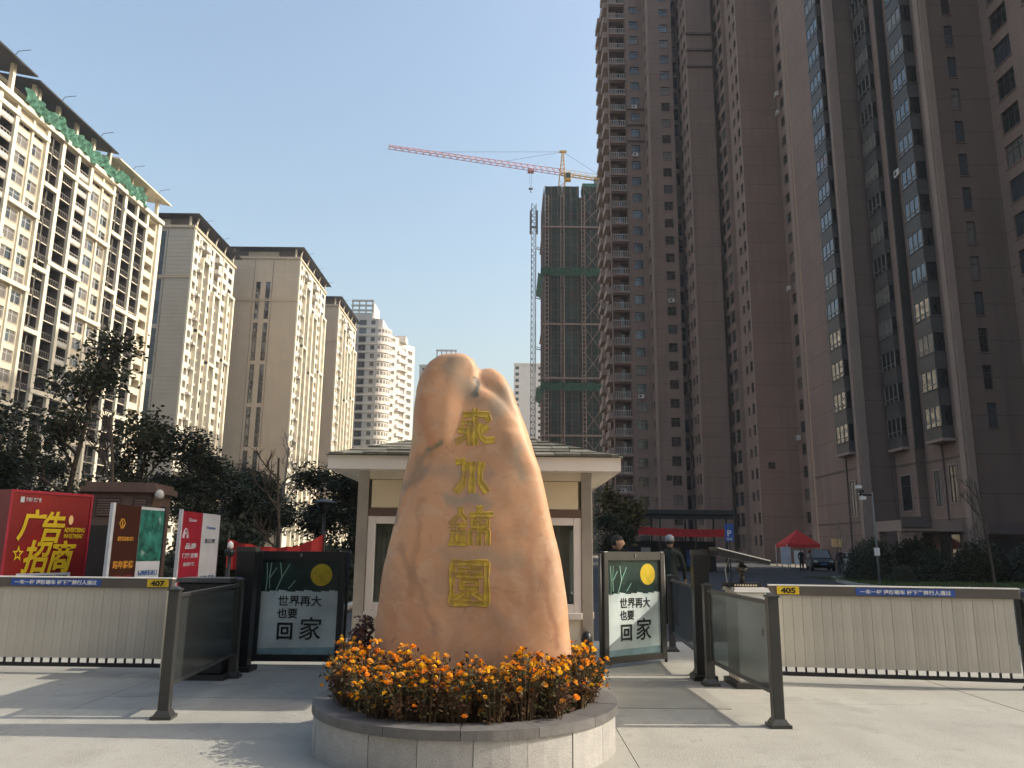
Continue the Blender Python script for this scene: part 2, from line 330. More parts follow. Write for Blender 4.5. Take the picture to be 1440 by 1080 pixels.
chars = [
 ([[(335, 125), (455, 118), (590, 125)], [(575, 130), (590, 165), (560, 190)], [(460, 60), (450, 120)], [(455, 120), (458, 430)], [(320, 205), (425, 205)], [(425, 205), (395, 290), (290, 275)], [(400, 250), (405, 330), (415, 430)],
   [(395, 330), (270, 400)], [(520, 215), (500, 280), (520, 350), (560, 385), (650, 375)], [(590, 240), (530, 290)]], fxA, fzA, .022),
 ([[(275, 590), (370, 590)], [(370, 590), (366, 700), (350, 800), (285, 885)], [(437, 590), (435, 890)], [(530, 590), (512, 680), (515, 780), (585, 885)]], fxA, fzA, .024),
 ([[(300, 80), (290, 150), (200, 240)], [(295, 130), (350, 200)], [(205, 245), (355, 245)], [(210, 310), (350, 310)], [(280, 245), (280, 415)], [(195, 415), (360, 415)], [(225, 340), (240, 390)], [(335, 340), (318, 390)],
   [1.6, (440, 100), (500, 100)], [(380, 150), (600, 145)], [(470, 110), (470, 430)], [(415, 185), (550, 185), (550, 250), (415, 250), (415, 185)], [(390, 430), (390, 295), (550, 295), (550, 430)]], fxB, fzB, .0175),
 ([[1.25, (235, 590), (560, 590)], [1.25, (545, 585), (550, 960)], [1.25, (560, 950), (225, 950)], [1.25, (235, 960), (238, 585)], [(400, 615), (400, 700)], [(290, 655), (505, 655)], [(270, 705), (515, 705)],
   [(320, 750), (465, 750), (465, 815), (320, 815), (320, 750)], [(380, 830), (330, 870), (270, 905)], [(395, 840), (395, 915), (330, 905)], [(480, 830), (420, 860), (515, 910)]], fxB, fzB, .0175)]
for st, fx, fz, wd in chars: carve(st, fx, fz, wd).build('carved_character', M['gold'], rock)
# ---------------------------------------------------------------- marigolds
M['petal'] = [mat('marigold_petal_%d' % i, c, .7, var=.2, scale=30, rnd=.12, transl=.4) for i, c in enumerate([(.90, .40, .01), (.92, .52, .015), (.86, .30, .012), (.72, .36, .05)])]
M['mleaf'] = mat('marigold_leaf', (.07, .068, .027), .75, island=.5, transl=.25, mottle=((.11, .05, .028), 5, .42))
M['mstem'] = mat('marigold_stem', (.09, .06, .03), .8, island=.4)
def flower_mesh(i, mt):
    rg = random.Random(i); b_ = MB()
    for ring, (n, r, z, tilt) in enumerate(((9, 1., .0, .1), (8, .72, .28, .35), (5, .42, .5, .7))):
        for k in range(n):
            t = 2 * math.pi * (k + .5 * ring) / n + rg.uniform(-.15, .15); c, s_ = math.cos(t), math.sin(t); w = .42 * r + .06; q = r * rg.uniform(.85, 1.1); zz = z + rg.uniform(-.08, .08)
            P = lambda rr, ww, h: (rr * c - ww * s_, rr * s_ + ww * c, h)
            b_.quad(P(.05, -w * .3, z - .15), P(q * .8, -w, zz + tilt * q * .3), P(q, w * .1, zz + tilt * q * .5), P(q * .7, w, zz + tilt * q * .3))
    return b_.mesh('flower', mt)
FL = [flower_mesh(i, M['petal'][i % 4]) for i in range(8)]
def plant_mesh(i, h, r, nl):
    rg = random.Random(100 + i); lf = MB(); st = MB(); tips = []
    for k in range(24):
        a = rg.uniform(0, 6.283); rr = r * rg.uniform(.2, 1) ; hh = h * rg.uniform(.6, 1.03) * (1 - .22 * (rr / r) ** 2); tp = Vector((rr * math.cos(a), rr * math.sin(a), hh)); st.tube([(rr * .3 * math.cos(a), rr * .3 * math.sin(a), -.03), tp * .6 + Vector((0, 0, .03)), tp], [.006, .004, .003], 4, 0, False); tips.append(tp)
    for k in range(nl):
        tp = rg.choice(tips); q = rg.uniform(.12, 1.) ** .7; c = Vector((tp.x * (.35 + .65 * q), tp.y * (.35 + .65 * q), tp.z * q)) + Vector((rg.gauss(0, .03), rg.gauss(0, .03), rg.gauss(0, .02)))
        d = Vector((rg.gauss(0, 1), rg.gauss(0, 1), rg.gauss(.3, .6))).normalized(); s_ = d.cross(Vector((rg.gauss(0, 1), rg.gauss(0, 1), rg.gauss(0, 1)))).normalized(); L = rg.uniform(.025, .055); w = L * rg.uniform(.16, .3)
        lf.quad(c, c + d * L * .5 + s_ * w, c + d * L, c + d * L * .5 - s_ * w)
    return lf.mesh('foliage', M['mleaf']), st.mesh('stems', M['mstem']), tips
PV = [plant_mesh(i, .42 + .03 * (i % 3), .19, 420) for i in range(6)]
random.seed(11); spots = []
for ring, n in ((1.02, 28), (.8, 22), (.55, 14)):
    for k in range(n):
        a = 2 * math.pi * (k + random.uniform(-.25, .25)) / n; rr = ring + random.uniform(-.04, .04); x, y = rr * math.cos(a), rr * math.sin(a)
        wx = PX + x; wy = PY + y
        if -1.2 < wx < .56 and wy > RY - .43: continue
        spots.append((wx, wy))
def plant_where(x, y):
    a = math.degrees(math.atan2(y - PY, x - PX))
    s_ = 'on the side facing the plaza' if -135 < a < -45 else 'beside the right flank of the stone' if -45 <= a < 60 else 'on the side towards the guard booth' if 60 <= a < 120 else 'beside the left flank of the stone'
    e = 'at the planter edge' if math.hypot(x - PX, y - PY) > .84 else 'close to the stone'
    return 'bushy orange marigold %s, %s' % (e, s_)
for i, (x, y) in enumerate(spots):
    f, s_, tips = PV[i % 6]; lb = plant_where(x, y)
    p = thing('marigold', lb, 'flower', (x, y, .315), random.uniform(0, 6.28), 'marigolds in the round planter'); p.scale = (1, 1, random.uniform(.86, 1.12) * (1.08 if y > 6.7 else 1))
    link('foliage', f, p); link('stems', s_, p)
    top = sorted(tips, key=lambda t: -t.z); top = top[:random.randint(15, 22)] + [Vector((t.x * 1.05, t.y * 1.05, t.z * random.uniform(.45, .85))) for t in random.sample(top, 10)]
    for t in top:
        o = link('flower', random.choice(FL), p, t + Vector((0, 0, .002)), random.uniform(0, 6), random.uniform(.015, .033)); o.rotation_euler = (random.uniform(-.6, .6), random.uniform(-.6, .6), random.uniform(0, 6))
# small reddish shrub behind the stone's left foot
M['shrub_red'] = mat('reddish_leaf', (.10, .05, .04), .7, island=.5, transl=.2)
sh = thing('small_shrub', 'small dark reddish shrub at the left foot of the carved stone', 'shrub', (-1.36, 7.5, .32)); sh.scale = (1.35, 1.35, 1.3); rg = random.Random(7); lf = MB(); st = MB()
for k in range(14):
    a = rg.uniform(0, 6.28); t = Vector((.11 * math.cos(a) * rg.random(), .11 * math.sin(a) * rg.random(), rg.uniform(.3, .5))); st.tube([(0, 0, -.03), t * .5, t], [.006, .004, .002], 4)
    for q in range(45):
        c = t * rg.uniform(.4, 1.05) + Vector((rg.gauss(0, .025), rg.gauss(0, .025), rg.gauss(0, .02))); d = Vector((rg.gauss(0, 1), rg.gauss(0, 1), rg.gauss(.2, .7))).normalized(); s_ = d.orthogonal().normalized(); L = rg.uniform(.03, .05); lf.quad(c, c + d * L * .5 + s_ * L * .3, c + d * L, c + d * L * .5 - s_ * L * .3)
lf.build('foliage', M['shrub_red'], sh); st.build('stems', M['mstem'], sh)
bo = thing('bollard', 'short dark round bollard behind the right foot of the carved stone', 'bollard', (.80, 8.47, 0))
m = MB(); m.lathe([(.05, -.01), (.05, .62), (.045, .66)], 14); m.build('post', M['black_metal'], bo, True); m = MB(); m.lathe([(.058, .655), (.06, .68), (.045, .735), (.015, .76)], 14); m.build('cap', M['black_metal'], bo, True)
# ---------------------------------------------------------------- guard booth
M['shingle'] = mat('grey_green_shingle', (.15, .145, .12), .9, var=.25, scale=9, bump=.5, bscale=120, rnd=.35)
M['soffit'] = mat('soffit', (.72, .68, .62), .6, var=.04)
M['booth_wall'] = mat('booth_stone_panel', (.66, .60, .48), .6, var=.1, scale=3)
M['bronze'] = mat('bronze_trim', (.16, .11, .09), .4, .5)
X0, X1, Y0, Y1 = -1.665, .885, 8.62, 11.1; XC = (X0 + X1) / 2; YC = (Y0 + Y1) / 2
bt = thing('guard_booth', 'small guard booth with hipped shingle roof behind the carved stone', 'booth', (XC, YC, 0)); hx, hy = (X1 - X0) / 2, (Y1 - Y0) / 2
for sx in (-1, 1):
    for sy in (-1, 1): m = MB(); m.box(min(sx * hx, sx * (hx - .12)), min(sy * hy, sy * (hy - .12)), 0, max(sx * hx, sx * (hx - .12)), max(sy * hy, sy * (hy - .12)), 2.405); m.build('corner_column', M['steel'], bt, bevel=.006)
fw = hx - .12
def booth_side(face):
    # local frame u along the face, v outwards
    rz = {'front': 0, 'back': math.pi, 'left': -math.pi / 2, 'right': math.pi / 2}[face]; half = fw if face in ('front', 'back') else hy - .12; off = hy if face in ('front', 'back') else hx
    def part(nm, bx, mt, par=bt, bevel=0):
        m = MB()
        for q in bx: m.box(*q)
        o = m.build(nm, mt, par, bevel=bevel)
        if par is bt: o.rotation_euler = (0, 0, rz)
        return o
    part('dado_panel', [(-half, -off + .02, 0.02, half, -off + .08, .86)], M['booth_wall']); part('sill', [(-half, -off - .02, .861, half, -off + .1, .93)], M['white_frame'], bevel=.005)
    part('transom_panel', [(-half + .03, -off + .015, 2.01, half - .03, -off + .07, 2.31)], M['cream'])
    part('trim', [(-half, -off + .004, 1.925, half, -off + .08, 2.005), ], M['bronze']); part('head_trim', [(-half, -off + .004, 2.315, half, -off + .08, 2.405)], M['booth_wall'])
    n = 3 if face in ('front', 'back') else 2; w = 2 * half / n
    for k in range(n):
        u = -half + k * w; f = .085
        fo = part('window', [(u, -off + .012, .931, u + f, -off + .085, 1.923), (u + w - f, -off + .012, .931, u + w, -off + .085, 1.923), (u + f, -off + .014, .931, u + w - f, -off + .083, .931 + f), (u + f, -off + .014, 1.923 - f, u + w - f, -off + .083, 1.923)], M['white_frame'], bevel=.006)
        part('pane', [(u + f - .005, -off + .045, .931 + f - .005, u + w - f + .005, -off + .055, 1.923 - f + .005)], M['pane'], fo)
        if face == 'front':
            rg = random.Random(k); c = MB(); q = u + f
            while q < u + w - f - .05: c.box(q, -off + .16 + rg.uniform(0, .02), .95, q + .045, -off + .18, 1.9); q += .052 if (q - u) / w < 1 else 10
            c.build('curtain', M['curtain'], fo)
M['pane'] = tint_glass('booth_glass', (.03, .03, .03), .75); M['curtain'] = mat('curtain', (.70, .63, .52), .9, var=.2, scale=5)
for f in ('front', 'left', 'right', 'back'): booth_side(f)
m = MB(); m.box(-hx + .1, -hy + .1, .01, hx - .1, hy - .1, .05); m.build('floor', M['kerb'], bt)
ov, ev = .26, 2.405; ex, ey = hx + ov, hy + ov
m = MB(); m.box(-ex, -ey, ev, ex, ey, ev + .03); m.build('soffit', M['soffit'], bt)
m = MB()
for q in ((-ex - .02, -ey - .02, ex + .02, -ey + .01), (-ex - .02, ey - .01, ex + .02, ey + .02), (-ex - .02, -ey + .011, -ex + .01, ey - .011), (ex - .01, -ey + .011, ex + .02, ey - .011)): m.box(q[0], q[1], ev - .005, q[2], q[3], ev + .14)
m.build('fascia', M['soffit'], bt)
RH = .50; ze = ev + .145; ridge = max(.02, ex - ey) if ex > ey else .02
rx = ex + .05; ry = ey + .05; rl = rx - ry if rx > ry else .0
m = MB(); A = [(-rx, -ry, ze), (rx, -ry, ze), (rx, ry, ze), (-rx, ry, ze)]; P0, P1 = (-rl - .01, 0, ze + RH), (rl + .01, 0, ze + RH)
m.quad(A[0], A[1], P1, P0); m.poly([A[1], A[2], P1]); m.quad(A[2], A[3], P0, P1); m.poly([A[3], A[0], P0]); m.quad(*reversed(A)); rf = m.build('roof', M['shingle'], bt)
random.seed(4)
def shingles(axis, n_rows=9):
    # axis 0: front slope, 1: right slope, 2: left slope
    L = ry if axis == 0 else rx; run = ry if axis == 0 else rx - rl
    for i in range(n_rows):
        q0 = i / n_rows; q1 = (i + 1.25) / n_rows; half = (rx if axis == 0 else ry) ; h0 = half - (half - (rl if axis == 0 else 0)) * q0 - .04
        u = -h0 - random.uniform(0, .15)
        while u < h0 - .02:
            w = random.uniform(.18, .34); a, b_ = max(u, -h0), min(u + w, h0)
            if b_ - a > .06:
                t = .016 + random.uniform(0, .016); q1j = min(1, q1); sh_ = .9
                def P(uu, q, up):
                    uu2 = uu if q == q0 else max(-(half - (half - (rl if axis == 0 else 0)) * q), min((half - (half - (rl if axis == 0 else 0)) * q), uu))
                    d = run * (1 - q) + (0 if axis == 0 else rl); z = ze + RH * q + up
                    return (uu2, -d, z) if axis == 0 else (d, uu2, z) if axis == 1 else (-d, uu2, z)
                m = MB(); bot = [P(a, q0, .003), P(b_ - .008, q0, .003), P(b_ - .008, q1j, -.004), P(a, q1j, -.004)]; top = [P(a, q0, t), P(b_ - .008, q0, t), P(b_ - .008, q1j, .004), P(a, q1j, .004)]
                if axis == 2: bot.reverse(); top.reverse()
                m.hexa(bot + top); m.build('shingle', M['shingle'], rf)
            u += w
shingles(0); shingles(1, 7); shingles(2, 7)
# ---------------------------------------------------------------- pedestrian fences beside the lanes
M['fence_glass'] = tint_glass('grey_tinted_panel', (.055, .06, .06), .48, .18)
def post(par, x, y, h, s_=.05, cap=True):
    m = MB(); m.box(x - s_, y - s_, 0, x + s_, y + s_, h); o = m.build('post', M['dark_metal'], par, bevel=.006)
    m = MB(); m.box(x - s_ * 1.9, y - s_ * 1.9, -.005, x + s_ * 1.9, y + s_ * 1.9, .03); m.hexa([(x - s_ * 1.6, y - s_ * 1.6, .03), (x + s_ * 1.6, y - s_ * 1.6, .03), (x + s_ * 1.6, y + s_ * 1.6, .03), (x - s_ * 1.6, y + s_ * 1.6, .03), (x - s_ * 1.1, y - s_ * 1.1, .075), (x + s_ * 1.1, y - s_ * 1.1, .075), (x + s_ * 1.1, y + s_ * 1.1, .075), (x - s_ * 1.1, y + s_ * 1.1, .075)]); m.build('base_flange', M['dark_metal'], o)
    if cap:
        c = s_ * 1.2; m = MB(); m.box(x - c, y - c, h, x + c, y + c, h + .018); k = c * .8; m.hexa([(x - k, y - k, h + .018), (x + k, y - k, h + .018), (x + k, y + k, h + .018), (x - k, y + k, h + .018), (x - .01, y - .01, h + .04), (x + .01, y - .01, h + .04), (x + .01, y + .01, h + .04), (x - .01, y + .01, h + .04)]); m.build('cap', M['dark_metal'], o)
    return o
def fence(lbl, a, b_, h=1.16):
    f = thing('railing_panel', lbl, 'fence', (a[0], a[1], 0)); d = Vector((b_[0] - a[0], b_[1] - a[1], 0)); L = d.length; f.rotation_euler = (0, 0, math.atan2(d.y, d.x))
    post(f, 0, 0, h); post(f, L, 0, h)
    m = MB(); m.box(.05, -.02, h - .075, L - .05, .02, h - .035); m.build('top_rail', M['dark_metal'], f, bevel=.005)
    m = MB(); m.box(.05, -.02, .27, L - .05, .02, .305); m.build('bottom_rail', M['dark_metal'], f, bevel=.005)
    for u in (.10, L - .135): m = MB(); m.box(u, -.015, .305, u + .035, .015, h - .075); m.build('stile', M['dark_metal'], f)
    m = MB(); m.box(.135, -.006, .30, L - .135, .006, h - .07); m.build('glass_panel', M['fence_glass'], f)
    return f
fence('grey glass railing running back from its post beside the barrier numbered 407', (-3.23, 7.85), (-3.40, 10.2))
fence('grey glass railing beside the white cabinet of the barrier numbered 405', (2.50, 7.76), (2.43, 10.0))
fence('grey glass railing behind the tall dark post, next to the man in a cap', (2.47, 10.75), (2.62, 13.2))
def tall_post(lbl, x, y, h=1.58, w=.10):
    t = thing('gate_post', lbl, 'post', (x, y, 0)); m = MB(); m.box(-w, -w * .8, 0, w, w * .8, h); o = m.build('column', M['black_metal'], t, bevel=.006)
    m = MB(); m.box(-w - .004, -w * .8 - .004, h - .05, w + .004, w * .8 + .004, h + .012); m.build('cap', M['dark_metal'], t)
    m = MB(); m.box(-w * 1.5, -w * 1.4, -.005, w * 1.5, w * 1.4, .06); m.build('base_flange', M['black_metal'], t, bevel=.01)
tall_post('tall dark square post between the two grey glass railings', 2.45, 10.42); tall_post('tall black square post at the back of the railing near the 407 barrier', -3.5, 10.75, 1.56, .12)
# ---------------------------------------------------------------- poster gates for pedestrians
M['pos_dark'] = mat('poster_night_green', (.018, .045, .04), .3, var=.4, scale=3); M['pos_pale'] = mat('poster_pale_blue', (.74, .80, .79), .35, var=.08, scale=2, mottle=((.62, .73, .75), 2.5, .55))
M['pos_moon'] = mat('poster_moon', (.80, .56, .03), .4, var=.12, scale=12); M['ink'] = mat('ink', (.02, .025, .025), .5); M['branch_ink'] = mat('poster_branch', (.30, .50, .40), .5)
M['pos_glass'] = tint_glass('poster_cover_glass', (.02, .02, .02), .95, tr=(.98, .99, .99))
def poster_gate(lbl, x, y, rz, fr, w=1.22, h=1.52):
    g = thing('poster_gate', lbl, 'gate', (x, y, 0), rz); t = .08
    
    for u in (0, w - t): m = MB(); m.box(u, -.05, .05, u + t, .05, h); m.build('stile', fr, g, bevel=.008)
    m = MB(); m.box(t + .001, -.045, h - .12, w - t - .001, .045, h - .003); m.build('top_rail', fr, g); m = MB(); m.box(t + .001, -.045, .053, w - t - .001, .045, .14); m.build('bottom_rail', fr, g)
    a0, a1, z0, z1, zm = t + .002, w - t - .002, .141, h - .121, .96
    m = MB(); m.box(a0, -.012, z0, a1, .02, z1); m.quad((a0, -.016, zm), (a1, -.016, zm), (a1, -.016, z1), (a0, -.016, z1), 1); m.quad((a0, -.016, z0), (a1, -.016, z0), (a1, -.016, zm), (a0, -.016, zm), 2)
    for k in range(9):
        hgt = .012 * (1 + (k * 7 % 3)); u0 = a0 + (a1 - a0) * k / 9; m.quad((u0, -.0175, zm - .01), (u0 + (a1 - a0) / 9, -.0175, zm - .01), (u0 + (a1 - a0) / 9, -.0175, zm + hgt * .6), (u0, -.0175, zm + hgt), 2)
    m.quad((a0, -.018, z0), (a1, -.018, z0), (a1, -.018, z0 + .10), (a0, -.018, z0 + .08), 3)
    ps = m.build('poster', [M['black'], M['pos_dark'], M['pos_pale'], M['pos_wash']], g)
    m = MB(); m.poly([(a1 - .24 + .15 * math.cos(q * math.pi / 14), -.019, z1 - .20 + .15 * math.sin(q * math.pi / 14)) for q in range(28)]); m.build('moon', M['pos_moon'], ps)
    m = MB()
    for q in ([(.06, 0), (.07, .2), (.055, .4)], [(.11, .05), (.10, .2), (.115, .4)], [(.20, .02), (.27, .2), (.24, .4)], [(.27, .2), (.37, .38)], [(.37, .05), (.46, .16)], [(.11, .2), (.19, .33)]):
        for p, q2 in zip(q, q[1:]): m.bar((a0 + p[0], -.018, zm + p[1]), (a0 + q2[0], -.018, zm + q2[1]), .012)
    m.build('branches', M['branch_ink'], ps)
    for bd, ux, zz, sz, bo_ in (('世界再大', .25, .79, .15, .0025), ('也要', .25, .63, .14, .0025), ('回', .25, .36, .24, .006), ('家', .54, .36, .32, .003)): text(bd, sz, M['ink'], ps, (a0 + ux * (a1 - a0) / 1.03 - .02, -.020, zz), bold=bo_, shear=.08 if bd == '家' else 0, spacing=1.02)
    m = MB(); m.box(a0, -.034, z0, a1, -.030, z1); m.build('cover_glass', M['pos_glass'], g)
    m = MB(); m.cyl(w / 2, -.052, h - .075, h - .035, .012, 8); m.build('lock', M['steel'], g)
    for u in (-.035, w + .035): m = MB(); m.cyl(u, 0, 0, h * .98, .022, 10); m.build('hinge_pole', fr, g, True)
M['pos_wash'] = mat('poster_water_wash', (.34, .50, .54), .35, var=.2, scale=5)
poster_gate('closed black poster gate with moon and calligraphy, left of the guard booth', -3.52, 11.25, .02, M['black_metal'])
poster_gate('grey poster gate swung half open, with moon and calligraphy, right of the guard booth', 1.28, 11.25, rad(36), M['dark_metal'], 1.2, 1.56)
m = MB(); m.box(-3.62, 11.2, 0, -3.56, 11.3, 1.5)
# ---------------------------------------------------------------- vehicle barriers with curtain panels
M['slat'] = mat('off_white_slat', (.68, .64, .56), .5, var=.05, scale=3, rnd=.05, transl=.30)
M['beam'] = mat('barrier_beam_paint', (.12, .105, .095), .45, .2, var=.1)
def barrier(lbl, num, x, y, rz, L, flip, text_u, slats=True):
    g = thing('barrier_gate', lbl, 'barrier', (x, y, 0), rz); zt, zb = 1.10, .10; p = .118
    m = MB(); m.box(0, -.045, zt - .055, L, .045, zt + .06); be = m.build('beam', M['beam'], g, bevel=.01)
    m = MB(); m.box(0, -.05, zt + .0605, L, .05, zt + .075); m.build('beam_cover', M['white'], g)
    m = MB(); m.box(0, -.022, zb - .02, L, .022, zb + .025); m.build('bottom_rail', M['black_metal'], g)
    for u in (.0, L - .04): m = MB(); m.box(u, -.022, zb + .026, u + .04, .022, zt - .056); m.build('end_stile', M['black_metal'], g)
    n = int((L - .1) / p)
    me0 = MB(); me0.hexa([(0, -.014, 0), (p - .004, -.014, 0), (p - .004, .014, 0), (0, .014, 0), (0, -.014, .86), (p - .004, -.014, .86), (p - .004, .014, .86), (0, .014, .86)]); me0.hexa([(p * .32, -.0162, 0), (p * .5, -.0162, 0), (p * .5, -.0145, 0), (p * .32, -.0145, 0), (p * .32, -.0162, .86), (p * .5, -.0162, .86), (p * .5, -.0145, .86), (p * .32, -.0145, .86)])
    me0 = me0.mesh('slat', M['slat']); pk = MB(); pk.box(-.011, -.012, 0, .011, .012, .062); pk = pk.mesh('picket', M['black_metal'])
    for k in range(n):
        o = link('slat', me0, g, (.05 + k * p, random.uniform(-.0015, .0015), zb + .085)); o.rotation_euler = (0, random.uniform(-.001, .001), random.uniform(-.02, .02)); link('picket', pk, g, (.05 + k * p, 0, zb + .0255))
    m = MB(); u = .10 if flip else L - .32; m.box(u, -.052, zt - .04, u + .27, -.0455, zt + .055); pn = m.build('number_plate', M['yellow'], g); text(num, .1, M['black'], pn, (u + .045, -.0535, zt - .03), bold=.004, width=.18, height=.07)
    m = MB(); m.box(text_u, -.051, zt - .035, text_u + 1.16, -.0455, zt + .045); st_ = m.build('warning_strip', M['blue'], g); text('一车一杆 谨防砸车 杆下严禁行人通过', .065, M['white'], st_, (text_u + .05, -.0525, zt - .022), bold=.0015, width=1.06, height=.055)
    return g
barrier('off white slatted vehicle barrier with the yellow plate 407, before the red advertising box', '407', -8.3, 10.46, rad(-1.2), 4.0, False, 1.92)
barrier('off white slatted vehicle barrier with the yellow plate 405, before the lawn and shrubs', '405', 3.28, 10.30, rad(-8), 2.95, True, 1.05)
ob = thing('end_post', 'black post at the free end of the barrier numbered 405', 'post', (6.27, 9.89, 0)); m = MB(); m.box(-.05, -.05, 0, .05, .05, 1.02); m.build('column', M['black_metal'], ob, bevel=.006); m = MB(); m.box(-.09, -.09, -.004, .09, .09, .03); m.build('base_flange', M['black_metal'], ob); m = MB(); m.box(-.06, -.06, 1.021, .06, .06, 1.05); m.build('cap', M['dark_metal'], ob)
# barrier machines
def cabinet(lbl, x, y, body, top, w=.34, d=.42, h=1.08):
    g = thing('barrier_cabinet', lbl, 'cabinet', (x, y, 0))
    m = MB(); m.box(-w / 2, -d / 2, .06, w / 2, d / 2, h); bo_ = m.build('housing', body, g, bevel=.02); m = MB(); m.box(-w / 2 - .05, -d / 2 - .05, -.005, w / 2 + .05, d / 2 + .05, .06); m.build('plinth', M['dark_metal'], g)
    m = MB(); m.hexa([(-w / 2 - .03, -d / 2 - .03, h), (w / 2 + .03, -d / 2 - .03, h), (w / 2 + .03, d / 2 + .03, h), (-w / 2 - .03, d / 2 + .03, h), (-w / 2 - .01, -d / 2 - .01, h + .05), (w / 2 + .01, -d / 2 - .01, h + .05), (w / 2 + .01, d / 2 + .01, h + .05), (-w / 2 - .01, d / 2 + .01, h + .05)]); m.build('lid', top, g)
    m = MB(); m.box(-w / 2 + .05, -d / 2 - .006, .3, w / 2 - .05, -d / 2 + .002, .95); dr = m.build('door', body, g); m = MB(); m.box(w / 2 - .09, -d / 2 - .02, .6, w / 2 - .075, -d / 2 - .0065, .68); m.build('handle', M['black'], dr)
    return g
cabinet('white barrier cabinet with a grey lid beside the tall dark post', 2.92, 10.05, M['white'], M['rail'], .38, .5, 1.10)
c = cabinet('dark barrier cabinet with a flat lid beside the 407 barrier', -3.78, 10.2, M['black_metal'], M['dark_metal'], .62, .42, 1.14); c2 = MB(); c2.box(-.44, -.2, .02, -.315, .2, 1.05); c2.build('side_column', M['cream'], c, bevel=.01)
# plate reader on top of the white cabinet
pr = thing('plate_reader', 'plate reading camera with a wide tilted dark hood on the white cabinet', 'camera', (2.9, 10.1, 1.15))
m = MB(); m.box(-.22, -.14, 0, .2, .14, .05); m.build('foot_plate', M['black_metal'], pr, bevel=.005); m = MB(); m.cyl(0, 0, .05, .15, .03, 10); m.build('neck', M['dark_metal'], pr, True)
m = MB(); m.tube([(.0, -.10, .22), (.0, .08, .22)], .05, 14); m.build('camera_head', M['dark_metal'], pr, True); m = MB(); m.tube([(0, -.115, .22), (0, -.10, .22)], .036, 14); m.build('lens', M['glass'], pr, True)
m = MB(); m.box(-.03, -.02, .14, .03, .02, .3); m.build('bracket', M['dark_metal'], pr)
m = MB(); m.hexa([(-.34, -.2, .38), (.30, -.2, .27), (.30, .25, .27), (-.34, .25, .38), (-.34, -.2, .48), (.30, -.2, .33), (.30, .25, .33), (-.34, .25, .48)]); hd = m.build('hood', M['black_metal'], pr, bevel=.006); m = MB(); m.hexa([(-.34, -.206, .465), (.30, -.206, .315), (.30, -.201, .315), (-.34, -.201, .465), (-.34, -.206, .478), (.30, -.206, .328), (.30, -.201, .328), (-.34, -.201, .478)]); m.build('edge_strip', M['white'], hd)
m = MB(); m.tube([(-.2, -.05, .03), (-.22, -.05, .2), (-.15, 0, .36)], .006, 6); m.build('cable', M['rail'], pr)
m = MB(); m.box(-.16, -.15, .008, .16, -.1415, .04); sb = m.build('label_strip', M['black'], pr)
for k in range(9): m = MB(); m.box(-.14 + k * .032, -.154, .014, -.122 + k * .032, -.1505, .034); m.build('mark', M['cream'], sb)
# ================================================================ buildings
CAMP = Vector((0, 0, 1.6))
class Bld:
    def __init__(s, name, label, cat, loc, rz=0, group=None):
        s.root = thing(name, label, cat, loc, rz, group); s.mx = Matrix.Translation(loc) @ Matrix.Rotation(rz, 4, 'Z'); s.items = []
    def put(s, name, me, pos, ang=0): s.items.append((name, me, Vector(pos), ang))
    def finish(s, lim=290, base=None):
        by = {}
        for it in s.items: by.setdefault(it[0], []).append(it)
        for nm, L in by.items():
            L.sort(key=lambda it: (s.mx @ it[2] - CAMP).length - (0 if 5 < (s.mx @ it[2]).z else -40))
            for (n_, me, pos, ang) in L[:lim]: link(nm, me, s.root, pos, ang)
            rest = L[lim:]
            if rest:
                mats = []; V = []; F = []; MI = []; off = 0; cache = {}
                for (n_, me, pos, ang) in rest:
                    if me.name not in cache:
                        a = np.empty(len(me.vertices) * 3, np.float32); me.vertices.foreach_get('co', a)
                        for mt in me.materials:
                            if mt not in mats: mats.append(mt)
                        cache[me.name] = (a.reshape(-1, 3), [tuple(p.vertices) for p in me.polygons], [mats.index(me.materials[p.material_index]) for p in me.polygons])
                    a, fs, mi = cache[me.name]; c, q = math.cos(ang), math.sin(ang)
                    V.append(np.stack([a[:, 0] * c - a[:, 1] * q + pos.x, a[:, 0] * q + a[:, 1] * c + pos.y, a[:, 2] + pos.z], 1)); F += [tuple(i + off for i in f) for f in fs]; MI += mi; off += len(a)
                me2 = bpy.data.meshes.new(nm + 's'); me2.from_pydata(np.concatenate(V).tolist(), [], F)
                for mt in mats: me2.materials.append(mt)
                me2.polygons.foreach_set('material_index', MI); me2.update(); link(nm + 's', me2, s.root)['kind'] = 'stuff'
        if base:
            for ch in s.root.children: ch.location -= Vector(base)
            s.root.location = base
_wc = {}
def win_mesh(w, h, panes=2, tr=.3, frame='wframe', gl=0, t=.06):
    k = ('w', round(w, 2), round(h, 2), panes, tr, frame, gl)
    if k in _wc: return _wc[k]
    m = MB(); g = [M['glass'], M['glass_blue'], M['glass_curtain']][gl]
    for q in ((0, 0, w, t), (0, h - t, w, h), (0, t, t, h - t), (w - t, t, w, h - t)): m.box(q[0], -.03, q[1], q[2], .03, q[3])
    for i in range(1, panes): x = w * i / panes; m.box(x - t / 2, -.028, t, x + t / 2, .028, h - t)
    if tr: m.box(t, -.026, h * (1 - tr) - t / 2, w - t, .026, h * (1 - tr) + t / 2)
    m.quad((t, .012, t), (w - t, .012, t), (w - t, .012, h - t), (t, .012, h - t), 1)
    _wc[k] = m.mesh('window', [M[frame], g]); return _wc[k]
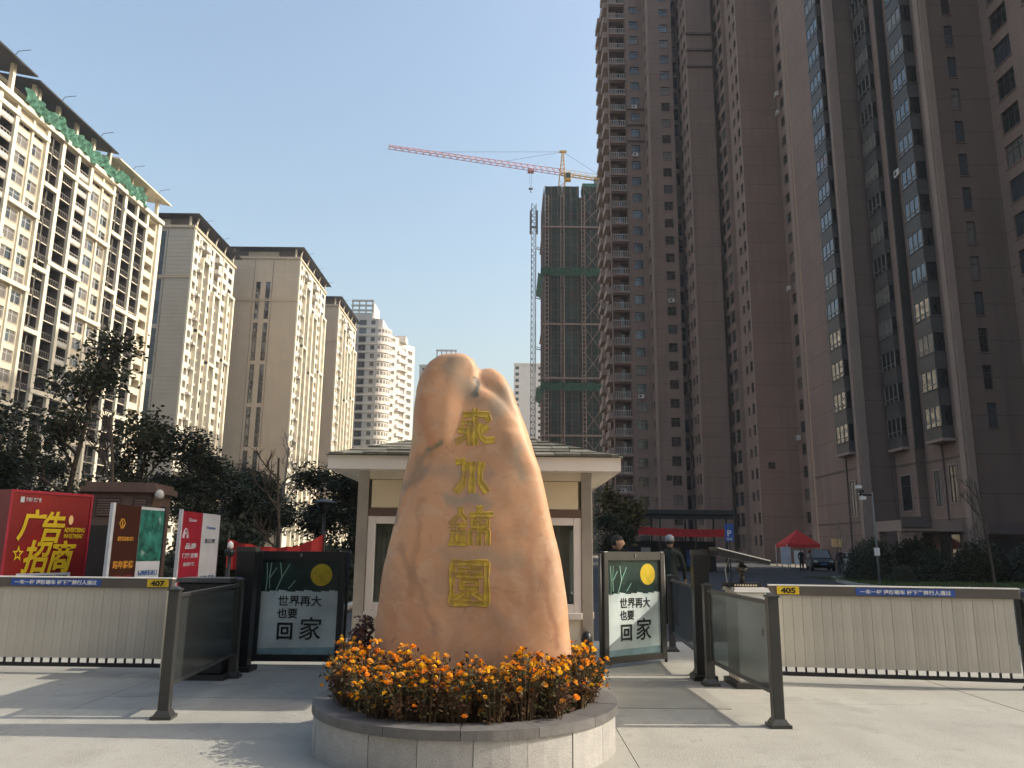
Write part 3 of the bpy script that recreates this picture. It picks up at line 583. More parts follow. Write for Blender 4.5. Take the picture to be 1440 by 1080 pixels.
def rail_mesh(w, h=1.05, nb=6, solid=0, frame='rail', out=.0):
    k = ('r', round(w, 2), h, nb, solid, frame, out)
    if k in _wc: return _wc[k]
    m = MB()
    if solid: m.box(0, -out - .1, -.12, w, -out, solid); m.box(-.02, -out - .13, solid, w + .02, -out + .02, solid + .06)
    if out and solid: m.box(0, -out, -.12, .1, 0, solid); m.box(w - .1, -out, -.12, w, 0, solid); m.box(.1, -out, -.12, w - .1, 0, 0)
    if h > solid + .1:
        m.box(0, -.06, h - .06, w, 0, h, 0)
        for i in range(nb): x = w * (i + .5) / nb; m.box(x - .03, -.045, solid, x + .03, -.015, h - .06, 0)
    if not solid: m.box(0, -.07, -.1, w, .0, .1)
    _wc[k] = m.mesh('balcony', [M[frame]]); return _wc[k]
def ac_mesh():
    if 'ac' in _wc: return _wc['ac']
    m = MB(); m.box(0, -.35, 0, .85, 0, .6); m.poly([(.3 + .2 * math.cos(i * .7854), -.352, .3 + .2 * math.sin(i * .7854)) for i in range(8)], 1); _wc['ac'] = m.mesh('air_conditioner', [M['rail'], M['dark_hole']]); return _wc['ac']
M['wframe'] = mat('dark_window_frame', (.07, .06, .055), .5); M['wframe_w'] = mat('pale_window_frame', (.5, .49, .47), .5)
class Fr:   # facade frame: p0 -> p1 seen from outside left to right
    def __init__(s, p0, p1):
        s.p = Vector((p0[0], p0[1], 0)); d = Vector((p1[0] - p0[0], p1[1] - p0[1], 0)); s.L = d.length; s.d = d / s.L; s.n = Vector((s.d.y, -s.d.x, 0)); s.ang = math.atan2(s.d.y, s.d.x)
    def P(s, u, v, z): return s.p + s.d * u + s.n * v + Vector((0, 0, z))
    def box(s, mb, u0, u1, v0, v1, z0, z1, mi=0):
        mb.hexa([s.P(u0, v1, z0), s.P(u1, v1, z0), s.P(u1, v0, z0), s.P(u0, v0, z0), s.P(u0, v1, z1), s.P(u1, v1, z1), s.P(u1, v0, z1), s.P(u0, v0, z1)], mi)
KIND = {'w': (.9, 2.35, .2), 's': (1.0, 2.2, .2), 'b': (.08, 2.55, 1.5), 'p': (.08, 2.55, 1.5), 'P': (.95, 2.6, 1.4), 't': (0, 0, .18), 'v': (.6, 2.5, .2), 'n': (0., 0., 0.)}
RG = random.Random(77)
def facade(B, p0, p1, z0, n, st, cols, wall, ztop=None, frame='wframe', railf='rail', glass=(0, 0, 0, 2), tallgrp=3, zoff=None, back='bwall'):
    f = Fr(p0, p1); mb = MB(); zt = ztop if ztop else z0 + n * st; cols = sorted([c for c in cols if c[1] <= f.L + .01]); u = 0; zb0 = 0 if zoff is None else zoff
    def plain(a, b_, za, zb):
        if b_ - a > 1e-4 and zb - za > 1e-4: mb.quad(f.P(a, 0, za), f.P(b_, 0, za), f.P(b_, 0, zb), f.P(a, 0, zb))
    for c in cols:
        u0, u1, k = c[:3]; opt = c[3] if len(c) > 3 else {}
        plain(u, u0, zb0, zt); u = u1; prev = zb0; sill, head, dep = KIND[k]; sill = opt.get('sill', sill); head = opt.get('head', head); dep = opt.get('dep', dep)
        rows = []
        if k == 't':
            g = opt.get('grp', tallgrp); i = 0
            while i + g <= n: rows.append((z0 + i * st + .5, z0 + (i + g) * st - .5)); i += g
        else:
            for i in range(opt.get('from', 0), min(n, opt.get('to', n))): rows.append((z0 + i * st + sill, z0 + i * st + head))
        for (za, zb) in rows:
            plain(u0, u1, prev, za); prev = zb
            a, b_, c_, d_ = [f.P(x, 0, z) for x, z in ((u0, za), (u1, za), (u1, zb), (u0, zb))]; a2, b2, c2, d2 = [f.P(x, -dep, z) for x, z in ((u0, za), (u1, za), (u1, zb), (u0, zb))]
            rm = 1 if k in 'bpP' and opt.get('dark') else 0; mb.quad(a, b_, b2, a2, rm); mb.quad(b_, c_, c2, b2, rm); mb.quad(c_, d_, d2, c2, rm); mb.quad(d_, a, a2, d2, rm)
            w, h = u1 - u0, zb - za
            if k in 'wsvt':
                if k == 't':
                    g = opt.get('grp', tallgrp)
                    for j in range(g): hh = h / g; B.put('window', win_mesh(w, hh - .02, opt.get('panes', 1), .35, frame, RG.choice(glass)), f.P(u0, -dep + .05, za + j * hh + .01), f.ang)
                else:
                    nn = opt.get('split', 1); ww = w / nn
                    for j in range(nn): B.put('window', win_mesh(ww - .02, h, opt.get('panes', 2), opt.get('tr', .3), frame, RG.choice(glass)), f.P(u0 + j * ww + .01, -dep + .05, za), f.ang)
                if k != 't' and RG.random() < opt.get('acw', 0): B.put('air_conditioner', ac_mesh(), f.P(u0 + .1, .42, za - .95), f.ang)
                if k != 't' and opt.get('sillp', 1): f.box(mb, u0 - .06, u1 + .06, 0, .07, za - .09, za)
            else:
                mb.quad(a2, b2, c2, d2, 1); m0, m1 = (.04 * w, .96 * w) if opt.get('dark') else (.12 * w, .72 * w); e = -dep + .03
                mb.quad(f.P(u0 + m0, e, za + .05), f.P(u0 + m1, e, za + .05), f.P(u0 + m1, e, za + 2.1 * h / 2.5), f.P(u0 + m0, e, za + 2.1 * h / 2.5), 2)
                if k == 'b': B.put('balcony', rail_mesh(w - .02, 1.05, opt.get('nb', 6), 0, opt.get('rf', railf)), f.P(u0 + .01, -.08, za), f.ang)
                elif k == 'p': B.put('balcony', rail_mesh(w - .02, 1.15, opt.get('nb', 5), .55, railf), f.P(u0 + .01, .0, za), f.ang)
                if RG.random() < opt.get('ac', .12): B.put('air_conditioner', ac_mesh(), f.P(u0 + w * .3, -dep + .45, za + .02), f.ang)
        plain(u0, u1, prev, zt)
    plain(u, f.L, zb0, zt)
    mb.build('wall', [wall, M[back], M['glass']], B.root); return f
def pil(B, f, u0, u1, z0, z1, v, m, name='pilaster'): mb = MB(); f.box(mb, u0, u1, -.02, v, z0, z1); mb.build(name, m, B.root)
def shell(B, x0, y0, x1, y1, z0, z1, m, name='wall'): mb = MB(); mb.box(x0, y0, z0, x1, y1, z1); return mb.build(name, m, B.root)
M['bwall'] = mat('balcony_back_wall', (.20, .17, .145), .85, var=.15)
M['cream_wall'] = mat('cream_render', (.65, .585, .46), .8, var=.06, scale=.3, streak=.08)
M['cream_trim'] = mat('cream_trim', (.73, .67, .54), .75, var=.05, scale=.5)
M['tan_stone'] = mat('tan_stone_cladding', (.50, .41, .31), .75, var=.06, scale=.25, streak=.08)
M['pale_wall'] = mat('pale_render', (.68, .63, .54), .8, var=.05, scale=.3, streak=.08)
M['dark_roof'] = mat('dark_metal_roof', (.055, .055, .06), .5, .2, var=.2, scale=.5)
M['net_green'] = mat('green_safety_net', (.10, .25, .18), .9, var=.45, scale=1.2, transl=.3)
M['brown_wall'] = mat('brown_render', (.255, .175, .145), .85, var=.10, scale=.25, streak=.16, joint=2.9)
M['brown_shade'] = mat('shaded_brown_render', (.175, .125, .105), .85, var=.10, scale=.25, streak=.16, joint=2.9)  # brown_wall with shade put into the colour, for camera-facing walls
M['brown_trim'] = mat('brown_trim', (.325, .24, .20), .8, var=.06, scale=.4)
M['brown_dark'] = mat('dark_brown_band', (.13, .10, .09), .8, var=.08)
M['bay_grey'] = mat('grey_bay_panel', (.085, .078, .074), .5, var=.12, rnd=.1)
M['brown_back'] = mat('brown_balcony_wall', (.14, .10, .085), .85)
# ---------------------------------------------------------------- long cream slab on the left
ST = 2.9
B1 = Bld('apartment_slab', 'long cream apartment slab with deep balconies, green netting and dark eaves on its roof', 'building', (-75, 58, 0), rad(-2.3))
LEN, NF = 100., 21; H1 = 3.4 + NF * ST; unit = 19.2; cols = []; pils = []; u = 0.
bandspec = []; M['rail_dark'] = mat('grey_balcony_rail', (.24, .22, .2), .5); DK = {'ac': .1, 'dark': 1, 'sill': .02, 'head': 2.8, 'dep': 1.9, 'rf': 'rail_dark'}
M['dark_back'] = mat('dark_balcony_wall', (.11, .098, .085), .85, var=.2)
k = 0
while u + unit <= LEN - 12:
    pils.append((u, u + .8, .5)); cols.append((u + .8, u + 4.2, 'b', DK)); pils.append((u + 4.2, u + 4.9, .5)); cols.append((u + 4.9, u + 8.1, 'p', {'ac': .1, 'dark': 1, 'dep': 1.9, 'head': 2.7})); pils.append((u + 8.1, u + 8.8, .45))
    cols.append((u + 9.1, u + 11.9, 'w', {'split': 2, 'panes': 1, 'sill': .45, 'head': 2.3})); pils.append((u + 12.1, u + 12.5, .3)); cols.append((u + 12.7, u + 15.1, 'w', {'split': 2, 'panes': 1, 'sill': .45, 'head': 2.3})); pils.append((u + 15.3, u + 15.9, .5))
    cols.append((u + 15.9, u + 17.4, 'b', dict(DK, nb=4))); cols.append((u + 17.65, u + 19.2, 'b', dict(DK, nb=4)))
    o = (k * 3) % 5; bandspec += [(u, u + 8.8, [19.5 + o % 2, 13 + o % 3, 7]), (u + 8.8, u + 15.9, [20.4, 17 - o % 2, 12, 6]), (u + 15.9, u + 19.2, [18, 14.4 - o % 2, 10, 5])]
    u += unit; k += 1
pils.append((u, u + .8, .5)); cols.append((u + .8, u + 4.4, 'b', DK)); pils.append((u + 4.4, u + 5.0, .5)); cols.append((u + 5, u + 8.2, 'b', DK)); pils.append((u + 8.2, u + 8.9, .5)); cols.append((u + 9.3, u + 12.6, 'P')); bandspec.append((u, u + 8.9, [20, 13.6, 7]))
LEN = u + 14.2; pils.append((LEN - 1.2, LEN - .02, .45))
f1 = facade(B1, (0, 0), (0, LEN), 3.4, NF, ST, cols, M['cream_wall'], H1 + .6, frame='wframe_w', railf='rail', glass=(0, 1, 2, 2), back='dark_back')
for (a, b_, v) in pils: pil(B1, f1, a, b_, 0, H1 + .2, v, M['cream_trim'])
for a, b_, zs in bandspec:
    for q in zs: pil(B1, f1, a, b_, 3.4 + q * ST - .12, 3.4 + q * ST + .55, .62, M['cream_trim'], 'cornice')
pil(B1, f1, 0, LEN, H1 + .205, H1 + .9, .85, M['cream_trim'], 'cornice')
for i in range(int(LEN / unit) + 1):
    m = MB(); m.cyl(.05, i * unit + 17.52, 0, H1, .07, 6)
    if i * unit + 17.6 < LEN - 3: m.build('drain_pipe', M['dark_metal'], B1.root)
shell(B1, -15, 0.02, -1.95, LEN - .02, 0, H1 + .55, M['cream_wall']); m = MB(); m.quad((-15, LEN, 0), (-15, LEN, H1 + .6), (0, LEN, H1 + .6), (0, LEN, 0)); m.quad((-15, 0, 0), (0, 0, 0), (0, 0, H1 + .6), (-15, 0, H1 + .6)); m.quad((-15, 0, H1 + .58), (0, 0, H1 + .58), (0, LEN, H1 + .58), (-15, LEN, H1 + .58)); m.build('roof_deck', M['cream_wall'], B1.root)
shell(B1, -12, 2, -2.4, LEN - 2, H1 + .6, H1 + 4.6, M['pale_wall'], 'penthouse'); seg = [(-2, 27), (27.6, 48), (48.6, 71), (71.6, LEN + .5)]
for i, (a, b_) in enumerate(seg):
    m = MB(); z = H1 + 4.9 + (.0, .5, .2, -.4)[i]; m.hexa([(-8, a, z + 2.0), (1.7, a, z), (1.7, b_, z), (-8, b_, z + 2.0), (-8, a, z + 2.4), (1.75, a, z + .22), (1.75, b_, z + .22), (-8, b_, z + 2.4)]); m.build('eave', M['dark_roof'] if i < 3 else M['cream_trim'], B1.root)
    for j in range(int((b_ - a) / 5) + 1): y = min(a + 2.5 + j * 5, LEN - .5); y = max(.5, y); m = MB(); m.box(-.35, y - .28, H1 + .95, .25, y + .28, z + (.35 if i == 3 else .6)); m.build('roof_post', M['cream_trim'], B1.root)
    for j in range(2): y = a + (b_ - a) * (j + .6) / 2; m = MB(); m.tube([(.5, y, z + .4), (1.2, y, z + 1.6), (2.9, y + .2, z + 1.9)], .05, 5); m.build('lightning_rod', M['dark_metal'], B1.root)
for j in range(16): y = 3 + j * (LEN - 8) / 16; B1.put('penthouse_window', win_mesh(3.2, 2.4, 3, .3, 'wframe', 1), (-2.36, y, H1 + 1.4), math.pi / 2)
m = MB(); ny = 70
def netp(i, j): y = 47 + i * .52; z = H1 + .7 + j * .6 + .35 * math.sin(i * .5) + .5 * noise.noise(Vector((i * .31, j * .4, 3))); return (.95 + .35 * math.sin(i * 1.3 + j) + .25 * noise.noise(Vector((i * .5, j, 0))), y, z - (0 if j else .5 * noise.noise(Vector((i * .8, 0, 9)))))
for i in range(ny):
    for j in range(4): m.quad(netp(i, j), netp(i + 1, j), netp(i + 1, j + 1), netp(i, j + 1))
m.build('safety_net', M['net_green'], B1.root, True); m = MB(); m.tube([(.62, 46, H1 + 1), (.62, 85, H1 + 1)], .05, 5); m.build('net_rail', M['dark_metal'], B1.root)
B1.finish()
# ---------------------------------------------------------------- row of tan blocks with shaded gable ends
def tan_block(lbl, X, Y, w, dep, nf, wall, group, roofz=1.4):
    B = Bld('apartment_block', lbl, 'building', (X, Y, 0), 0, group); z0 = 3.0; H = z0 + nf * ST; c = w / 2 - 1.0
    fr = facade(B, (-w, 0), (0, 0), z0, nf, ST, [(c - .75, c + .5, 't', {'grp': 4}), (c + 1.9, c + 3.15, 't', {'grp': 4})], wall, H + .3, glass=(0, 0, 1))
    for uu in (c - 1.5, c + 3.6): m = MB(); fr.box(m, uu, uu + .14, -.02, .06, 0, H); m.build('stone_groove', M['bwall'], B.root)
    for q in (4, nf - 4): m = MB(); fr.box(m, -.2, w + .2, -.02, .22, z0 + q * ST - .2, z0 + q * ST + .12); fr.box(m, -.2, w + .2, -.02, .12, z0 + q * ST + .3, z0 + q * ST + .45); m.build('cornice', M['tan_stone'], B.root)
    for q in range(1, nf * 3):     # stone courses
        z = z0 + q * ST / 3; 
        for ua, ub in ((0, c - 1.6), (c + 3.8, w)): m = MB(); fr.box(m, ua, ub, -.02, .035, z - .9, z - .04); m.build('stone_course', wall, B.root)
    k = dep / 30.
    sc = lambda *a: (a[0] * k, a[1] * k) + a[2:]
    cols = [sc(1.0, 3.6, 'P', {'ac': .3}), sc(4.4, 5.2, 's', {'panes': 1}), sc(6.0, 9.2, 'b'), sc(11., 13.6, 'w', {'split': 2, 'panes': 1}), sc(15, 18.2, 'b'), sc(19.2, 20.4, 's', {'panes': 1}), sc(21.4, 24.4, 'P'), sc(25.8, 28.6, 'w', {'split': 2, 'panes': 1})]
    fs = facade(B, (0, 0), (0, dep), z0, nf, ST, cols, M['pale_wall'], H + .3, frame='wframe', railf='rail')
    for a, b_, v, t in ((0, .8, .35, 0), (5.3, 5.95, .9, 2), (9.25, 10, .9, 2), (10.2, 10.8, .3, 0), (13.8, 14.8, .9, 4), (18.3, 19, .9, 4), (20.6, 21.2, .3, 0), (24.6, 25.5, .7, 3), (29, 29.98, .7, 3)): pil(B, fs, a * k, b_ * k, 0, H - t * ST, v, M['cream_trim'])
    for a, b_, t, v in ((5.3, 10, 2, 1.0), (13.8, 19, 4, 1.0), (24.6, 30, 3, .8), (5.3, 10, 8, .95), (13.8, 19, 10, .95), (24.6, 30, 9, .75)): pil(B, fs, a * k, b_ * k, H - t * ST, H - t * ST + .7, v, M['cream_trim'], 'cornice')
    bm = rail_mesh(3.3 * k, 1.0, 0, .95, 'rail', 1.1)
    for t in range(2): B.put('top_balcony', bm, fs.P(5.9 * k, .0, H - (t + 1) * ST), fs.ang); B.put('top_balcony', bm, fs.P(14.9 * k, .0, H - (t + 1) * ST), fs.ang)
    for t in range(3, nf, 2): B.put('balcony_shelf', rail_mesh(1.4 * k, .5, 0, .45, 'rail', .7), fs.P(3.9 * k, 0, z0 + t * ST - .2), fs.ang)
    shell(B, -w, 1.6, -1.62, dep, 0, H + .28, wall); m = MB(); m.quad((-w, 0, H + .29), (0, 0, H + .29), (0, dep, H + .29), (-w, dep, H + .29)); m.build('roof_deck', wall, B.root)
    m = MB(); m.box(-w - .35, -.35, H + .301, .35, .05, H + .9); m.box(-.05, .051, H + .301, .35, dep + .3, H + .9); m.build('cornice', M['tan_stone'], B.root)
    shell(B, -w + 2, 1.6, -1.6, dep - 1, H + .3, H + 3.6, M['bwall'], 'penthouse'); shell(B, -w + 5, .6, -6, 1.5, H + .9, H + 2.6, M['tan_stone'], 'parapet')
    z = H + 3.3; m = MB(); ex = 1.4; m.hexa([(-w - ex, -ex, z), (ex, -ex, z), (ex, dep + ex, z), (-w - ex, dep + ex, z), (-w * .68, dep * .3, z + roofz * 2.4), (-w * .32, dep * .3, z + roofz * 2.4), (-w * .32, dep * .7, z + roofz * 2.4), (-w * .68, dep * .7, z + roofz * 2.4)]); m.build('eave', M['dark_roof'], B.root)
    for j in range(5):
        y = 1.5 + (dep - 3) * j / 4; m = MB(); m.tube([(-.1, y, H + .9), (-.05, y, z - 1.1), (.35, y, z + .06)], .22, 6); m.build('roof_bracket', M['cream_trim'], B.root, True)
    for j in range(2): m = MB(); m.box(-w + 1 + j * (w - 2.4), .2, H + .9, -w + 1.4 + j * (w - 2.4), .6, z); m.build('roof_post', M['cream_trim'], B.root)
    for j in range(3): y = dep * (.15 + .4 * j); m = MB(); m.tube([(1.1, y, z + .3), (2.6, y, z + .55)], .05, 4); m.build('lightning_rod', M['dark_metal'], B.root)
    for j in range(4): B.put('penthouse_window', win_mesh(dep / 5, 1.9, 3, .3, 'wframe_w', 1), (-1.56, 1.8 + j * (dep - 2.5) / 4, H + 1.0), math.pi / 2)
    B.finish(); return B
grp = 'apartment blocks in a row on the left'
M['tan_grey'] = mat('greyish_stone', (.42, .38, .32), .8, var=.06, scale=.25)
tan_block('greyish-ended apartment block with a sunlit balcony side next to the cream slab', -73.5, 170, 17, 27, 24, M['tan_grey'], grp, 1.6)
tan_block('tan apartment block with a broad stone end wall and two strips of narrow windows', -58.8, 205, 19.4, 31, 26, M['tan_stone'], grp)
tan_block('tan apartment block between the broad stone end wall and the white rounded tower', -57.4, 248, 17, 30, 26, M['tan_stone'], grp)
# ---------------------------------------------------------------- white tower with rounded bays
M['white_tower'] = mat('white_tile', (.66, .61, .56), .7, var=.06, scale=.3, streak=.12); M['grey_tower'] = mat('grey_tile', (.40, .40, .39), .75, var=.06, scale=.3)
B5 = Bld('white_tower', 'white high-rise with rounded balcony bays and a pierced roof crown', 'building', (-63, 288, 0)); B5.root.scale = (1.13, 1.13, 1.13); n5 = 26; H5 = 76.5
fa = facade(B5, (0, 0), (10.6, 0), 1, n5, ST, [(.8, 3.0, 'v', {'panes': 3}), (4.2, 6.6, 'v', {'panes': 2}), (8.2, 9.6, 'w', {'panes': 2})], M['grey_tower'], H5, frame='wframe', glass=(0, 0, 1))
for i in range(n5): m = MB(); fa.box(m, 0, 10.6, -.02, .25, 1 + i * ST - .1, 1 + i * ST + .12); m.build('floor_band', M['white_tower'], B5.root)
# rounded bay: stacked curved balconies
def bay_arc(cx, cy, r, a0, a1, n, z0, z1, mi, mb):
    for i in range(n):
        t0 = a0 + (a1 - a0) * i / n; t1 = a0 + (a1 - a0) * (i + 1) / n; p = lambda t, z: (cx + r * math.cos(t), cy + r * math.sin(t), z)
        mb.quad(p(t0, z0), p(t1, z0), p(t1, z1), p(t0, z1), mi)
rg = random.Random(3)
def round_bay(cx, cy, r, a0, a1, nf):
    m = MB(); bay_arc(cx, cy, r - .35, a0, a1, 12, 0, 1 + nf * ST, 0, m); m.build('wall', M['white_tower'], B5.root)
    mb0 = MB(); bay_arc(0, 0, r, a0, a1, 12, 0, 1.05, 0, mb0)
    for z in (0, 1.05):
        mb0.poly([(r * math.cos(a0 + (a1 - a0) * i / 12), r * math.sin(a0 + (a1 - a0) * i / 12), z) for i in range(13)] + [(0, 0, z)])
    for i in range(9):
        t0 = a0 + (a1 - a0) * (i + .1) / 9; t1 = a0 + (a1 - a0) * (i + .85) / 9; q = r - .1; mb0.quad((q * math.cos(t0), q * math.sin(t0), 1.1), (q * math.cos(t1), q * math.sin(t1), 1.1), (q * math.cos(t1), q * math.sin(t1), 2.3), (q * math.cos(t0), q * math.sin(t0), 2.3), 1)
        t2 = a0 + (a1 - a0) * (i + 1.1) / 9; mb0.quad((q * math.cos(t1), q * math.sin(t1), 1.05), (q * math.cos(t2), q * math.sin(t2), 1.05), (q * math.cos(t2), q * math.sin(t2), 2.4), (q * math.cos(t1), q * math.sin(t1), 2.4), 0)
    me = mb0.mesh('rounded_balcony', [M['white_tower'], M['glass_curtain']])
    for i in range(nf): B5.put('rounded_balcony', me, (cx, cy, 1 + i * ST + rg.uniform(-.02, .02)))
round_bay(10.4, 4.2, 4.4, -math.pi / 2 + .05, .9, n5 - 1)
fb = facade(B5, (11.5, 9.2), (16.5, 14.8), 1, n5 - 1, ST, [(.6, 2.2, 'w', {'panes': 2}), (3.2, 4.6, 's', {'panes': 1})], M['white_tower'], H5 - 3, glass=(0, 2)); 
fc = facade(B5, (15.2, 13.6), (20.4, 21.5), 1, n5 - 2, ST, [(.8, 4.6, 'p', {'ac': .4}), (5.6, 8.2, 'w', {'split': 2, 'panes': 1})], M['white_tower'], H5 - 4.4, glass=(0, 2))
fd = facade(B5, (15.2, 20), (15.2, 13.6), 1, n5 - 2, ST, [], M['white_tower'], H5 - 4.4)
for i in range(n5 - 2): m = MB(); fc.box(m, .3, 5, 0, .9 + .5 * (i % 5 == 1), 1 + i * ST - .12, 1 + i * ST + .05 + 1.0 * (i % 3 != 0)); m.build('balcony_parapet', M['white_tower'], B5.root)
shell(B5, .2, .4, 12, 16, 0, H5 - .1, M['white_tower']); m = MB(); m.poly([(12.1, 4, 0), (14.6, 14, 0), (19.8, 22, 0), (5, 24, 0), (5, 4, 0)][::-1]); z = H5 - 4.5; P = [(11.6, 9), (16.3, 14.9), (20.3, 21.6), (6, 26), (6, 9)]
for i in range(5): a, b_ = P[i], P[(i + 1) % 5]; m.quad((a[0] - .3, a[1] + .3, 0), (b_[0] - .3, b_[1] + .3, 0), (b_[0] - .3, b_[1] + .3, z), (a[0] - .3, a[1] + .3, z))
m.poly([(p[0] - .3, p[1] + .3, z) for p in P]); m.build('wall', M['white_tower'], B5.root)
shell(B5, 1.2, .8, 8.4, 6, H5 - .1, H5 + 2.2, M['grey_tower'], 'plant_room'); m = MB()
for i in range(4): m.box(1.2 + i * 2.25, 1, H5 + 2.2, 1.65 + i * 2.25, 1.4, H5 + 6.2)
for z in (2.9, 4.6, 6.3): m.box(1.0, .9, H5 + z, 8.6, 1.5, H5 + z + .55)
m.build('roof_crown', M['grey_tower'], B5.root); m = MB(); m.box(8.0, 1.6, H5 + 1, 8.7, 12, H5 + 6.0); m.build('roof_screen', M['white_tower'], B5.root)
m = MB(); m.box(13, 14, H5 - 4.4, 18, 20, H5 - 2.2); m.build('plant_room', M['white_tower'], B5.root); B5.finish()
# ---------------------------------------------------------------- two far towers
def far_tower(lbl, X, Y, w, d, nf, wall, frontcols, crown):
    B = Bld('distant_tower', lbl, 'building', (X, Y, 0)); H = 2 + nf * ST
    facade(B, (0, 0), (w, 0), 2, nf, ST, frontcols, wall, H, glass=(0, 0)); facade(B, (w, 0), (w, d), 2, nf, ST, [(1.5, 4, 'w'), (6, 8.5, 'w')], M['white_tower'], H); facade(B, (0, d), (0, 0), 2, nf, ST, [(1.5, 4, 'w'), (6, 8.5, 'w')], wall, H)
    m = MB(); m.quad((0, 0, H), (w, 0, H), (w, d, H), (0, d, H)); m.box(-.15, -.15, H + .01, w + .15, .25, H + 1); m.box(w - .25, .251, H + .01, w + .15, d, H + 1); m.build('parapet', wall, B.root)
    if crown:
        shell(B, crown[0], 2, crown[1], 9, H + .02, H + 5, wall, 'plant_room'); m = MB(); c0, c1 = crown
        for i in range(5): x = c0 + (c1 - c0 - .6) * i / 4; m.box(x, 2, H + 5, x + .6, 2.6, H + 8.5)
        m.box(c0 - .2, 1.9, H + 8.5, c1 + .2, 2.7, H + 9.3); m.box(c0 - .2, 1.9, H + 5.01, c1 + .2, 2.7, H + 5.6); m.build('roof_crown', wall, B.root)
    B.finish()
far_tower('distant grey-white tower with a pierced crown, peeking over the carved stone', -46, 380, 22, 16, 30, M['grey_tower'], [(1.5, 4, 'w'), (6, 8, 'w'), (9.5, 12, 'w'), (14, 16, 'w'), (18, 20.5, 'w')], (8, 18))
far_tower('distant plain white tower behind the hoist of the netted construction tower', .9, 350, 14, 18, 28, M['white_tower'], [(.6, 2.2, 'w'), (11, 12.5, 's')], None)
# ---------------------------------------------------------------- tower under construction with hoist
M['net_dark'] = mat('dark_green_scaffold_net', (.022, .042, .034), .9, var=.45, scale=.25, mottle=((.05, .035, .03), .35, .55)); M['scaf'] = mat('rusty_scaffold_tube', (.17, .10, .085), .6, .3, var=.3, scale=1.5)
M['scaf_pale'] = mat('pale_scaffold_tube', (.27, .19, .165), .6, .2, var=.2); M['slabc'] = mat('raw_concrete', (.24, .22, .2), .9, var=.15)
CT = Bld('construction_tower', 'unfinished tower wrapped in dark green scaffold netting', 'building', (7.6, 181, 0)); w, d, H = 19., 20., 89.
shell(CT, .9, 1, w - .9, d - 1, 0, H - 2, M['slabc'], 'concrete_frame')
for i in range(30): shell(CT, .45, .55, w - .45, d - .5, i * 2.9 + 2.5, i * 2.9 + 2.72, M['slabc'], 'floor_slab')
random.seed(9)
def net_panel(x0, x1, y0, y1, z0, z1):
    m = MB(); nx, nz = 5, 8; S = random.random() * 99
    def P(i, j):
        a, b_ = i / nx, j / nz; x = x0 + (x1 - x0) * a; y = y0 + (y1 - y0) * a; q = .16 * noise.noise(Vector((i * .9, j * .8, S))); return (x + (q if x0 == x1 else 0), y + (q if x0 != x1 else 0), z0 + (z1 - z0) * b_)
    for i in range(nx):
        for j in range(nz): m.quad(P(i, j), P(i + 1, j), P(i + 1, j + 1), P(i, j + 1))
    m.build('net_panel', M['net_dark'], CT.root, True)
levels = [0, 14.2, 27, 40.6, 53.8, 66.5, 78.5, 89.6]
for z0, z1 in zip(levels, levels[1:]):
    for x0, x1 in ((0, 4.2), (4.5, 8.6), (9.0, 14), (14, 19)): net_panel(x0 + .1, x1 - .1, -.02, -.02, z0 + .5, z1 - .1)
    for y0, y1 in ((18, 9.2), (8.8, .2)): net_panel(-.02, -.02, y0, y1, z0 + .5, z1 - .1)
    m = MB()
    for x in np.arange(0, 19.1, 1.6): m.bar((x, -.25, z0), (x, -.25, z1), .07)
    for y in np.arange(1, 18, 1.6): m.bar((-.25, y, z0), (-.25, y, z1), .07)
    z = z0 + 1.8
    while z < z1: m.bar((-.25, -.27, z), (19, -.27, z), .05); m.bar((-.27, -.25, z), (-.27, 18, z), .05); z += 1.9
    m.build('scaffold', M['scaf'], CT.root)
    m = MB(); h = (z1 - z0)
    for (a, b_) in ((9.4, 13.6), (13.6, 18.4), (18.4, 13.6), (13.6, 9.4)): m.bar((a, -.34, z0 + .8), (b_, -.34, z0 + h * .5), .11); m.bar((b_, -.34, z0 + h * .5), (a, -.34, z1 - .3), .11)
    m.build('cross_brace', M['scaf_pale'], CT.root); m = MB(); m.box(-.5, -.6, z0 - .1, 19, -.1, z0 + .25); m.box(-.6, -.099, z0 - .1, -.1, 18, z0 + .25); m.build('scaffold_deck', M['scaf_pale'] if z0 else M['slabc'], CT.root)
for x in (.15, 3.9, 9.0, 18.6):     # ladder-like scaffold towers
    m = MB(); m.bar((x, -.45, 0), (x, -.45, 87), .12); m.bar((x + .8, -.45, 0), (x + .8, -.45, 87), .12)
    for z in np.arange(.6, 87, 1.1): m.bar((x, -.47, z), (x + .8, -.47, z), .2)
    m.build('ladder_tower', M['scaf_pale'], CT.root)
M['net_bright'] = mat('bright_green_net', (.05, .15, .12), .9, var=.3, scale=1)
for z, out in ((66.5, 1.8), (38.2, 2.2)):
    m = MB()
    for i in range(24):
        for (a0, a1) in ((i, i + 1),):
            P = lambda t, k: (t * 20 / 24 - 1, -.3 - out * k, z + .9 * k + .3 * noise.noise(Vector((t * .6, k, z))) - .5 * (1 - k)); m.quad(P(a0, 0), P(a1, 0), P(a1, 1), P(a0, 1)); Q = lambda t, k: (-.3 - out * k * .7, t * 18 / 24 - .8, z + .9 * k - .6 + .3 * noise.noise(Vector((t * .6, k, z + 5)))); m.quad(Q(a0, 0), Q(a1, 0), Q(a1, 1), Q(a0, 1))
    m.build('catch_net', M['net_bright'], CT.root, True)
shell(CT, 2.4, 1.5, 5.5, 6, H - 2, H + 1.2, M['slabc'], 'core_top'); shell(CT, 9.4, .5, 13, 5, H + .4, H + 1.6, M['net_bright'], 'roof_net'); shell(CT, 16, .5, 18.9, 5, H - .5, H + 1.9, M['rail'], 'roof_board')
CT.finish()
